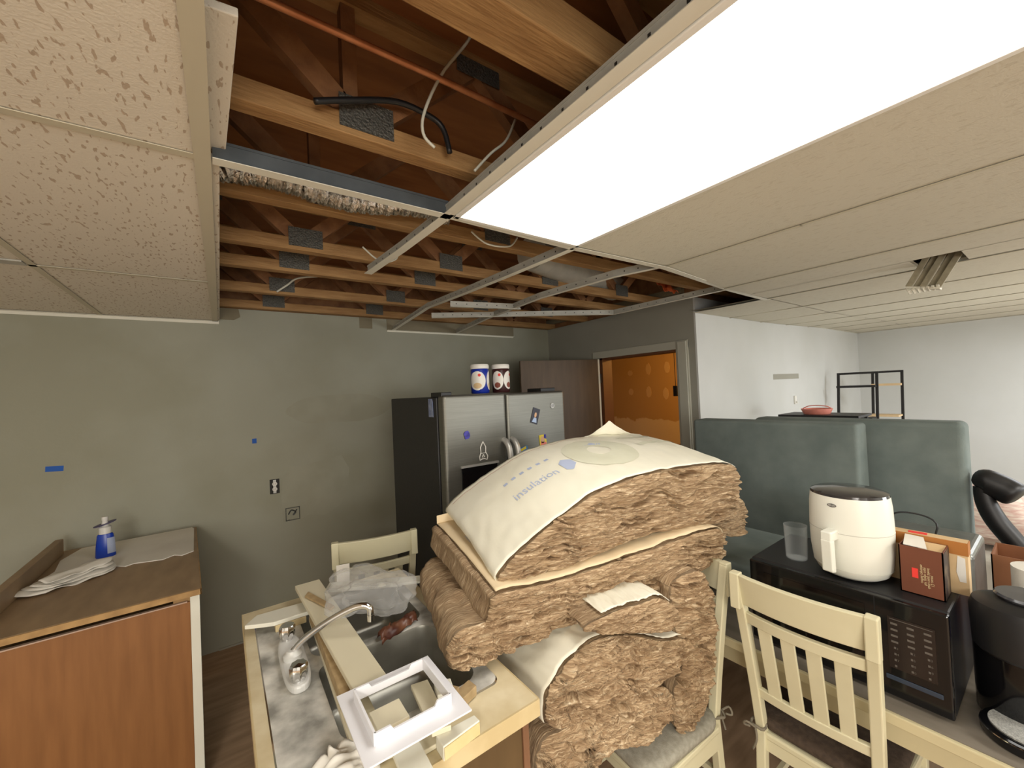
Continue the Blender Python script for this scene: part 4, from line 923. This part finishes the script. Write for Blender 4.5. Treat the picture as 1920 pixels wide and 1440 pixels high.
t = thing('toaster_oven', 'grey metal box with rounded edge behind the cartons', 'appliance', (2.0, .28, ZT))
wpart('casing', MB().box(2.10, 2.40, .225, .60, ZT, 1.10), M_toaster, t, bevel=.02, seg=4)
# cable coil
cc = []
for i in range(90):
    a = i*.42; cc.append((1.995+.05*cos(a)+.01*sin(i*.9), .435+.045*sin(a*1.07), MZ1+.012+.010*sin(i*.7)+.0004*i))
cc += [(1.99, .43, 1.10), (1.99, .42, 1.20), (1.99, .39, 1.235), (2.0, .33, 1.235), (2.0, .295, 1.21), (2.0, .31, 1.14), (2.0, .32, 1.07)]
cc_ = smoothpts(cc, 320)
tag(build('power_cord', MB().tube(cc_, .003, 6), M_black, smooth=True), 'coiled black power cord behind the air fryer', 'cord')

# green upholstered slabs
def slab(name, x0, x1, y0, y1, z0, z1, label, r=.04):
    o = build(name, MB().box(x0, x1, y0, y1, z0, z1), M_green, bevel=r, seg=5, smooth=True); tag(o, label, 'cushion', 'grey-green foam slabs by the table'); return o
slab('foam_slab', 1.93, 2.48, .80, 1.72, ZT, .885, 'grey-green slab lying flat on the table left of the microwave', .02)
slab('foam_slab', 2.64, 2.80, .655, 1.545, .0, 1.487, 'upright grey-green slab, left and nearer of the standing pair', .02)
slab('foam_slab', 2.86, 3.02, .31, 1.25, .0, 1.492, 'upright grey-green slab, right and farther of the standing pair', .03)

# coffee maker, right edge
t = thing('coffee_maker', 'black pod coffee maker with grey drip tray at the right edge', 'coffee maker', (1.80, .08, ZT))
cmx, cmy = 1.85, .108
build('rear_tower', MB().lathe([(0, 0), (.085, 0), (.09, .01), (.092, .30), (.088, .325), (.07, .335), (0, .338)], (cmx-1.80, cmy-.08, .0), 40, sy=1.15), M_gloss, t, smooth='auto')
build('brew_head', MB().lathe([(0, .215), (.085, .215), (.094, .225), (.097, .33), (.09, .352), (.06, .362), (0, .364)], (cmx-1.80-.055, cmy-.08, 0), 40, sy=1.05), M_black, t, smooth='auto')
build('lid_window', MB().lathe([(0, 0), (.06, 0), (.064, .006), (.06, .012), (0, .014)], (cmx-1.80-.03, cmy-.08-.01, .364), 32), mat('smoked_lid', rgb(84, 84, 88), None, .15, trans=.3), t, smooth='auto')
build('handle_bar', MB().grid(lambda u, v: ((cmx-1.80-.055)+.1*cos(pi+(.45+.75*u)), (cmy-.08)+.105*sin(pi+(.45+.75*u)), .235+.02*v), 16, 2), M_chrome, t, solid=.004)
build('drip_base', MB().lathe([(0, 0), (.082, 0), (.088, .008), (.088, .03), (.084, .034), (0, .034)], (cmx-1.80-.105, cmy-.08, 0), 40), M_gloss, t, smooth='auto')
build('drip_tray', MB().lathe([(0, 0), (.072, 0), (.072, .004), (0, .004)], (cmx-1.80-.105, cmy-.08, .034), 40), M_mesh, t)
build('tray_trim', MB().lathe([(.086, .022), (.0893, .026), (.086, .030)], (cmx-1.80-.105, cmy-.08, 0), 40), M_chrome, t, smooth='auto')
# paper roll, cardboard box, purple cloth, behind
tag(build('paper_roll', MB().lathe([(.022, 0), (.06, 0), (.06, .10), (.022, .10), (.022, 0)], (2.09, .085, 1.0), 32), M_paperw, smooth='auto'), 'white paper roll behind the coffee maker', 'paper roll')
tag(build('roll_stand', MB().lathe([(0, 0), (.07, 0), (.07, .01), (.012, .014), (.012, .27), (.05, .272), (.05, .2745), (0, .2745)], (2.09, .085, ZT), 24), M_blackmetal), 'black stand under the white paper roll', 'stand')
t = thing('cardboard_box', 'brown cardboard box on the table at the right edge', 'box', (2.46, .05, ZT))
b = MB(); x0, x1, y0, y1, z1 = 2.42, 2.60, -.45, .215, 1.02
for a in ((x0, x0+.004, y0, y1), (x1-.004, x1, y0, y1), (x0, x1, y0, y0+.004), (x0, x1, y1-.004, y1)): b.box(*a, ZT, z1)
b.box(x0, x1, y0, y1, ZT, ZT+.004); wpart('carton_walls', b, M_card, t)
mb = MB(); mb.grid(lambda u, v: (2.18+.14*u, .12+.08*v, ZT+.008+.22*sin(pi*min(.98, max(.02, u)))*.9*(1-.5*v)+.02*noise.noise((u*5, v*5, 0))), 16, 12)
tag(build('folded_cloth', mb, M_indigo, smooth=True, solid=.006), 'indigo cloth bundled beside the cardboard box', 'cloth')

# office chair with headrest at far right
t = thing('office_chair', 'black office chair seen by its curved headrest and arm at the right edge', 'office chair', (2.95, .02, 0))
hr = MB()
HC = Vector((2.92, .20, 1.27))
hr.tube(smoothpts([(2.90, .300, 1.205), (2.90, .262, 1.215), (2.90, .235, 1.205), (2.90, .20, 1.185), (2.89, .165, 1.16)], 20), [.012, .022, .034, .044, .052, .056, .058, .058, .058, .058, .058, .058, .058, .058, .058, .058, .058, .058, .056, .05, .035], 20)
wpart('headrest', hr, M_black, t, smooth='auto')
wpart('headrest_stem', MB().tube(smoothpts([(2.90, .27, 1.19), (2.90, .262, 1.12), (2.90, .235, 1.04), (2.89, .18, .95), (2.88, .12, .86), (2.87, .02, .70)], 24), [.030+.010*sin(pi*i/24) for i in range(25)], 14), M_black, t, smooth='auto')
wpart('backrest', MB().box(2.88, 2.93, -.35, .06, .5, .98), M_black, t, bevel=.02, seg=3)
wpart('office_seat', MB().box(2.72, 3.15, -.4, .1, .42, .5), M_black, t, bevel=.03, seg=3)
wpart('gas_column', MB().tube([(2.93, -.15, .08), (2.93, -.15, .43)], .03, 14), M_blackmetal, t)
for k in range(5):
    a = 2*pi*k/5+.3
    wpart('base_spoke', MB().beam((2.93, -.15, .09), (2.93+.26*cos(a), -.15+.26*sin(a), .06), .04, .03), M_black, t)
    wpart('caster', MB().lathe([(0, 0), (.025, 0), (.025, .04), (0, .04)], (0, 0, 0), 16, fn=lambda x, y, z, a=a: (2.93+.26*cos(a)+z-.02, -.15+.26*sin(a)+x, .026+y)), M_black, t)
# bed/pillow heap beyond
t = thing('bed', 'bed with pale quilt behind the office chair, mostly hidden', 'bed', (4.6, 0.2, 0))
wpart('mattress', MB().box(3.7, 5.7, -1.3, .9, .3, .62), M_paperw, t, bevel=.05, seg=4)
wpart('bed_base', MB().box(3.72, 5.68, -1.28, .88, 0, .3), M_blackmetal, t)
def plaid():
    m = mat('plaid_pillow', rgb(220, 208, 196), rgb(196, 160, 150), .9, scale=20, stretch=(1, 1, 5))
    return m
pm = MB(); pm.grid(lambda u, v: ((3.75+.55*u)+.03*noise.noise((u*3, v*3, 1)), .12+.55*v, .72+.28*(sin(pi*u)*sin(pi*v))**.4*(1+.1*noise.noise((u*4, v*4, 7)))), 30, 30)
pm.grid(lambda u, v: (3.75+.55*u, .12+.55*v, .72-.09*(sin(pi*u)*sin(pi*v))**.4), 30, 30, flip=True)
tag(build('pillow', pm, plaid(), smooth=True), 'pale plaid pillow showing between the green slab and the office chair', 'pillow')
pm = MB(); pm.grid(lambda u, v: (3.9+.6*u, -.55+.6*v, .74+.34*(sin(pi*u)*sin(pi*v))**.4*(1+.1*noise.noise((u*4, v*4, 3)))), 30, 30)
pm.grid(lambda u, v: (3.9+.6*u, -.55+.6*v, .74-.1*(sin(pi*u)*sin(pi*v))**.4), 30, 30, flip=True)
tag(build('pillow', pm, mat('yellow_cream_fabric', rgb(226, 218, 178), None, .9), smooth=True), 'cream pillow above the office chair arm at the right edge', 'pillow')

# black shelf with pink bowl
t = thing('storage_rack', 'black topped rack behind the upright slabs, holding the pink bowl', 'rack', (4.15, 1.25, 0))
wpart('rack_top', MB().box(4.0, 4.35, .98, 1.54, 1.405, 1.425), M_black, t, bevel=.003)
for x in (4.02, 4.31):
    for y in (1.0, 1.5): wpart('rack_post', MB().box(x, x+.02, y, y+.02, 0, 1.405), M_black, t)
wpart('rack_shelf', MB().box(4.0, 4.35, .98, 1.54, .7, .72), M_black, t)
t = thing('pink_bowl', 'pink plastic basket with a looped handle on the black rack', 'basket', (4.16, 1.30, 1.425))
build('bowl_shell', MB().lathe([(0, 0), (.09, 0), (.108, .045), (.111, .046), (.111, .040), (.095, .004)], seg=36), M_pink, t, smooth='auto')
build('bowl_handle', MB().tube(smoothpts([(0, .10, .045), (-.02, .05, .068), (-.03, -.02, .074), (-.02, -.08, .066), (0, -.11, .044)], 20), .004, 8), M_pink, t, smooth=True)
# ladder shelves in the corner
def ladder(x, y0, y1, zt, label, shelfmat):
    t = thing('ladder_shelf', label, 'shelf', (x, (y0+y1)/2, 0), 0, 'black frame shelves in the far corner')
    w_ = (y1-y0)/2
    for sg in (-1, 1): build('upright', MB().quadbox([(-.25-.012, sg*w_-.012, 0), (-.25+.012, sg*w_-.012, 0), (-.25+.012, sg*w_+.012, 0), (-.25-.012, sg*w_+.012, 0), (-.012, sg*w_-.012, zt), (.012, sg*w_-.012, zt), (.012, sg*w_+.012, zt), (-.012, sg*w_+.012, zt)]), M_blackmetal, t)
    build('top_bar', MB().box(-.012, .012, -w_-.012, w_+.012, zt-.012, zt+.012), M_blackmetal, t)
    build('shelf_board', MB().box(-.10, -.02, -w_, w_, zt-.165, zt-.14), shelfmat, t)
    for z in (.4, .9, 1.25): build('shelf_board', MB().box(-.25+.25*z/zt-.2, -.25+.25*z/zt, -w_, w_, z, z+.02), shelfmat, t)
ladder(6.0, 1.288, 1.637, 1.765, 'black ladder shelf with dark boards, left of the pair', M_blackmetal)
ladder(6.47, 1.165, 1.427, 1.768, 'black ladder shelf with a pale board, right and behind the other', M_boxtan)

# ------------------------------------------------------------------ insulation batts
E1 = Vector((.982, -.191, 0)); E2 = Vector((.191, .982, 0))
def fb(p, o=5):
    return noise.fractal(p, .9, 2.1, o)
def closed_spline(P, N):
    K = len(P); fine = []
    for i in range(K):
        a, b, c_, d = [Vector((*P[(i+j-1) % K], 0)) for j in range(4)]
        for q in range(24):
            u = q/24; fine.append(((.5*((2*b)+(c_-a)*u+(2*a-5*b+4*c_-d)*u*u+(3*b-a-3*c_+d)*u**3)), i+u))
    L = [0]
    for i in range(len(fine)): L.append(L[-1]+(fine[(i+1) % len(fine)][0]-fine[i][0]).length)
    out = []; k = 0; tot = L[-1]
    for i in range(N):
        s_ = tot*i/N
        while L[k+1] < s_: k += 1
        f = (s_-L[k])/max(1e-9, L[k+1]-L[k]); A = fine[k][0]; B = fine[(k+1) % len(fine)][0]; p = A.lerp(B, f)
        out.append((p.x, p.y, fine[k][1]+f/24))
    return out, tot
def batt(label, P, c0, depth, back=(0, 0), paper=None, kraft=None, seed=0, N=460, K=34, axis='s', amp=1.0, group='folded fibreglass batts stacked by the sink', flare=0.0, endrag=.0):
    prof, per = closed_spline(P, N)
    S = [p[0] for p in prof]; Z = [p[1] for p in prof]
    smin, smax, zmin, zmax = min(S), max(S), min(Z), max(Z)
    def spine(p):
        if axis == 's':
            h_ = (zmax-zmin)*.32; s_ = min(max(p[0], smin+h_), smax-h_)
            zs = []
            for i in range(N):
                a, b = prof[i], prof[(i+1) % N]
                if (a[0]-s_)*(b[0]-s_) <= 0 and a[0] != b[0]: zs.append(a[1]+(b[1]-a[1])*(s_-a[0])/(b[0]-a[0]))
            return (s_, (min(zs)+max(zs))/2)
        h_ = (smax-smin)*.32; z_ = min(max(p[1], zmin+h_), zmax-h_); ss_ = []
        for i in range(N):
            a, b = prof[i], prof[(i+1) % N]
            if (a[1]-z_)*(b[1]-z_) <= 0 and a[1] != b[1]: ss_.append(a[0]+(b[0]-a[0])*(z_-a[1])/(b[1]-a[1]))
        return ((min(ss_)+max(ss_))/2, z_)
    SP = [spine(p) for p in prof]
    # outward normals of the profile
    NR = []
    area_ = sum(prof[i][0]*prof[(i+1) % N][1]-prof[(i+1) % N][0]*prof[i][1] for i in range(N))
    sg = 1 if area_ > 0 else -1
    for i in range(N):
        a, b = prof[i-1], prof[(i+1) % N]; dx, dz = b[0]-a[0], b[1]-a[1]; l = hypot(dx, dz) or 1
        NR.append((dz/l*sg, -dx/l*sg))
    org = E1*((smin+smax)/2)+E2*(c0+depth/2); org.z = zmin
    def W(s_, c_, z): 
        return E1*s_+E2*c_+Vector((0, 0, z))-org
    def side(i, v, off=0):
        s_, z, _ = prof[i % N]; t_ = v
        nx, nz = NR[i % N]
        bow = sin(pi*t_)*flare
        return W(s_+back[0]*t_+nx*(off+bow), c0+depth*t_, z+back[1]*sin(pi/2*t_)+nz*(off+bow))
    t = thing('insulation_batt', label, 'insulation', org, 0, group)
    def covered(i):
        if not paper: return False
        a_, b_, q_ = paper[0]-.25, paper[1]+.25, prof[i][2]
        return (a_ <= q_ <= b_) if paper[0] < paper[1] else (q_ >= a_ or q_ <= b_)
    mb = MB(); uv = []; MD = 36
    for j in range(MD+1):
        v = j/MD
        for i in range(N):
            arc = per*i/N
            q = Vector((arc*16, v*depth*13, seed)); d = amp*(.010*fb(q*.6, 3)+.003*fb(Vector((arc*18, v*depth*60, seed+5)), 3))
            if v < .04: d *= .6
            if covered(i): d = min(d*.3, -.001)-.002
            mb.v.append(tuple(side(i, v, d-.002))); uv.append((arc, v*depth))
    for j in range(MD):
        for i in range(N):
            k = (i+1) % N; q = (j*N+i, j*N+k, (j+1)*N+k, (j+1)*N+i); mb.f.append(q if sg < 0 else q[::-1]); mb.m.append(0)
    # front cap: rings from the outline in to the spine, torn layers
    start = len(mb.v)
    for r_ in range(1, K+1):
        f = (r_/K)
        for i in range(N):
            p = prof[i]; q = SP[i]; hh = hypot(p[0]-q[0], p[1]-q[1]); s_ = p[0]+(q[0]-p[0])*f; z = p[1]+(q[1]-p[1])*f; lay = f*hh
            base = Vector((s_*5.0+seed, z*5.0, seed*.3))
            wob = fb(base*1.4, 3)*.03
            # layer coordinate follows the fold
            L1 = fb(Vector((s_*5.5+seed, (z+wob)*80, seed)), 4)
            L2 = 1-abs(fb(Vector((s_*13+seed, (z+wob*1.5)*190, seed+2)), 3))
            big = fb(Vector((s_*7, z*26, seed+8)), 3)
            cut = -max(0, fb(Vector((s_*5+3*seed, (z+wob)*42, seed+11)), 3)-.22)
            d = .014*sqrt(min(1, f*6))+amp*(.015*L1+.009*L2+.012*big+.085*cut)*min(1, f*5+.15)
            d -= endrag*0
            mb.v.append(tuple(W(s_+.006*L1, c0-d, z+.006*big))); uv.append((s_, z if f > .0 else z))
    for r_ in range(K):
        a0 = (start+(r_-1)*N) if r_ > 0 else 0; b0 = start+r_*N
        for i in range(N):
            k = (i+1) % N; q = (a0+i, b0+i, b0+k, a0+k); mb.f.append(q if sg < 0 else q[::-1]); mb.m.append(0)
    # back cap
    bs = MD*N; n1 = len(mb.v)
    for i in range(N):
        q = SP[i]; mb.v.append(tuple(W(q[0]+back[0], c0+depth+.015, q[1]+back[1]))); uv.append((q[0], q[1]))
    for i in range(N):
        k = (i+1) % N; q = (bs+i, bs+k, n1+k, n1+i); mb.f.append(q if sg < 0 else q[::-1]); mb.m.append(0)
    mb.uv = uv
    build('fibreglass_wool', mb, M_wool, t, smooth=True)
    surf = None
    if paper:
        a, b, v0, v1 = paper     # control-point parameter range along the profile, depth range
        KP = len(P)
        idx = [i for i in range(N) if (a <= prof[i][2] <= b)] if a < b else [i for i in range(N) if prof[i][2] >= a]+[i for i in range(N) if prof[i][2] <= b]
        def sf(u, v, off=.006):
            x = u*(len(idx)-1); i0 = int(x); i1 = min(i0+1, len(idx)-1); fr_ = x-i0
            vv_ = v0+(v1-v0)*v
            wr = .005*noise.noise(Vector((u*9, vv_*3, seed)))+.003*noise.noise(Vector((u*30, vv_*9+u*12, seed)))
            A = side(idx[i0], vv_, off+wr); B = side(idx[i1], vv_, off+wr); return A.lerp(B, fr_)
        edge = lambda u: .010*noise.noise(Vector((u*14, seed, 0)))
        pm_ = MB(); pm_.grid(lambda u, v: sf(u, v+(1-v)*edge(u)), 150, 36)
        build('kraft_paper_facing', pm_, kraft or M_kraft, t, smooth=True, solid=.0015)
        surf = sf
    return t, surf
def cv(P, a, b): return [(s_*b/a, H-(H-z)*b/a) for s_, z in P]

B1 = cv([(.508, 1.1), (.638, 1.065), (.866, 1.10), (1.126, 1.128), (1.424, 1.116), (1.66, 1.10), (1.708, 1.20), (1.709, 1.335), (1.542, 1.375), (1.143, 1.375), (.88, 1.325), (.647, 1.216), (.535, 1.147)], 1.28, 1.22)
tb1, s1 = batt('topmost folded batt, white printed paper curving over its top, brown wool edge in front', B1, 1.22, .58, (0, .075), (7.0, .35, 0, 1), M_kraft, seed=1, N=900, K=64)
# print on the top batt (u: 0 right end -> 1 lower left; v: 0 front -> 1 back)
def mapprint(cu_, cv_, sx, sy, ang):
    c_, s_ = cos(ang), sin(ang)
    def f(x, y):
        X = x*c_-y*s_; Y = x*s_+y*c_
        return s1(min(.999, max(0, cu_-X*sx)), cv_+Y*sy, .0085)
    return f
PL = 1.42   # paper length along the fold in metres, depth .58
def rings(mb, f, r0, r1, n=64, m_=10):
    n0 = len(mb.v)
    for j in range(m_+1):
        r_ = r0+(r1-r0)*j/m_
        for i in range(n): a = 2*pi*i/n; mb.v.append(tuple(f(r_*cos(a), r_*sin(a))))
    for j in range(m_):
        for i in range(n): k = (i+1) % n; mb.f.append((n0+j*n+i, n0+j*n+k, n0+(j+1)*n+k, n0+(j+1)*n+i)); mb.m.append(0)
mb = MB(); rings(mb, mapprint(.41, .50, 1/PL, 1/.58, 0), .058, .185); build('grey_ring_print', mb, M_greyprint, tb1, smooth=True)
def bandgrid(mb, f, x0, x1, y0, y1, n=24, m_=4, fn=None):
    mb.grid(lambda u, v: f(x0+(x1-x0)*u, (y0+(y1-y0)*v) if not fn else fn(u, v)), n, m_)
mb = MB(); bandgrid(mb, mapprint(.12, .50, 1/PL, 1/.58, .1), -.16, .15, .0, .035); bandgrid(mb, mapprint(.14, .78, 1/PL, 1/.58, .1), -.13, .13, -.01, .012); build('grey_band_print', mb, M_greyprint, tb1, smooth=True)
mb = MB(); fq = mapprint(.39, .66, 1/PL, 1/.58, -.3); mb.grid(lambda u, v: fq(-.045+.09*u, (.022*(2*v-1))*(1-.4*u)), 12, 6)
fq2 = mapprint(.575, .42, 1/PL, 1/.58, .0); mb.grid(lambda u, v: fq2(.065*(u-.3), (.055*(2*v-1))*(1-abs(u-.4))), 14, 8)
build('blue_arrow_print', mb, M_blueprint, tb1, smooth=True)
mb = MB(); ft = mapprint(.70, .40, 1/PL, 1/.58, .0); addtext(mb, 'insulation', .068, lambda x, y: ft(x*.95, y)); build('blue_lettering', mb, M_blueprint, tb1)
mb = MB(); 
for k in range(6):
    fk = mapprint(.60+.034*k, .62, 1/PL, 1/.58, 0); mb.grid(lambda u, v: fk(-.011+.022*u, -.009+.018*v), 3, 3)
build('small_square_prints', mb, M_blueprint, tb1)
mb = MB(); fl = mapprint(.5, .93, 1/PL, 1/.58, 0); mb.grid(lambda u, v: fl(-.62+.95*u, .0025*(v-.5)), 120, 1); build('red_edge_line', mb, M_redline, tb1)
# curled paper tip at the back
mb = MB()
def tipf(u, v):
    p = s1(.02+.30*u, 1, .006); h_ = .075*max(0, 1-abs(u-.62)/.38)**1.1*v
    return (p.x+.02*v, p.y-.02*v, p.z+h_+.004*noise.noise((u*9, v*4, 0)))
mb.grid(tipf, 40, 10); build('paper_flap', mb, M_kraft, tb1, smooth=True, solid=.0015)

batt('lower layer of the top batt, bulging out at the right end', cv([(1.17, 1.10), (1.45, 1.085), (1.70, 1.02), (1.74, 1.08), (1.755, 1.16), (1.66, 1.21), (1.4, 1.16), (1.2, 1.13)], 1.28, 1.27), 1.27, .45, seed=3, N=300, K=20)

B2 = cv([(.497, 1.062), (.747, 1.053), (1.123, 1.071), (1.50, 1.09), (1.601, 1.055), (1.575, .96), (1.40, .915), (1.224, .887), (.83, .877), (.60, .895), (.50, .935), (.455, .965), (.47, 1.02)], 1.28, 1.17)
tb2, s2 = batt('long second batt under the top one, tan paper strip along its left end', B2, 1.17, .60, (-.03, .045), (0.0, 4.05, 0, 1), M_kraft2, seed=5, N=860, K=54)
mb = MB(); addtext(mb, 'INSULATION', .036, lambda x, y: s2(.055+y*.75, .56-x*1.0, .0085)); build('blue_lettering', mb, M_blueprint, tb2)
mb = MB()
for k in range(2): mb.grid(lambda u, v: s2(.05+.025*u, .26+.05*k+.028*v, .0085), 3, 3)
build('small_square_prints', mb, M_blueprint, tb2)
mb = MB(); mb.grid(lambda u, v: (lambda p: (p.x-.0+.0*v, p.y+.0, p.z+.035*v))(s2(-.0+.09*u, 1, .006)), 14, 4); build('paper_flap', mb, M_kraft2, tb2, solid=.0015)
batt('crumpled dark batt end drooping over the sink, left of the second batt', [(.30, .945), (.376, .932), (.492, .94), (.62, .95), (.62, 1.0), (.50, 1.03), (.40, 1.05), (.325, 1.045), (.29, 1.0)], 1.17, .55, (.04, .0), seed=8, N=420, K=34, amp=1.4)
batt('small folded batt scrap with paper on top, tucked under the second batt', [(.687, 1.012), (.724, .985), (.891, .935), (1.029, .905), (1.071, .945), (1.006, 1.02), (.90, 1.03), (.78, 1.03)], 1.055, .35, (0, .0), (4.6, 7.2, 0, 1), M_kraft, seed=11, N=360, K=24)
B4 = [(.588, .728), (.554, .778), (.575, .852), (.655, .915), (.758, .948), (.885, .918), (1.021, .862), (1.141, .83), (1.143, .776), (1.037, .73), (.872, .72), (.703, .712)]
batt('bulky folded batt behind the counter corner, smooth cream paper on its left', B4, 1.08, .55, (-.10, -.01), (.6, 6.9, 0, 1), M_kraft, seed=14, N=640, K=46, amp=1.3)
batt('lowest batt resting on the grey chair seat, edge folded over', [(.50, .30), (.51, .52), (.53, .70), (.64, .725), (.801, .728), (.979, .722), (1.053, .672), (1.054, .60), (.92, .555), (.80, .58), (.71, .54), (.66, .30)], 1.08, .5, (-.03, 0), seed=17, N=560, K=42, amp=1.5)
batt('batt standing on end down the right side of the stack, against the chair back', [(1.091, 1.016), (1.18, 1.05), (1.266, 1.02), (1.30, .909), (1.30, .767), (1.25, .60), (1.15, .50), (1.085, .51), (1.066, .62), (1.12, .74), (1.10, .876)], 1.10, .30, seed=21, N=520, K=38, axis='z', amp=1.3)
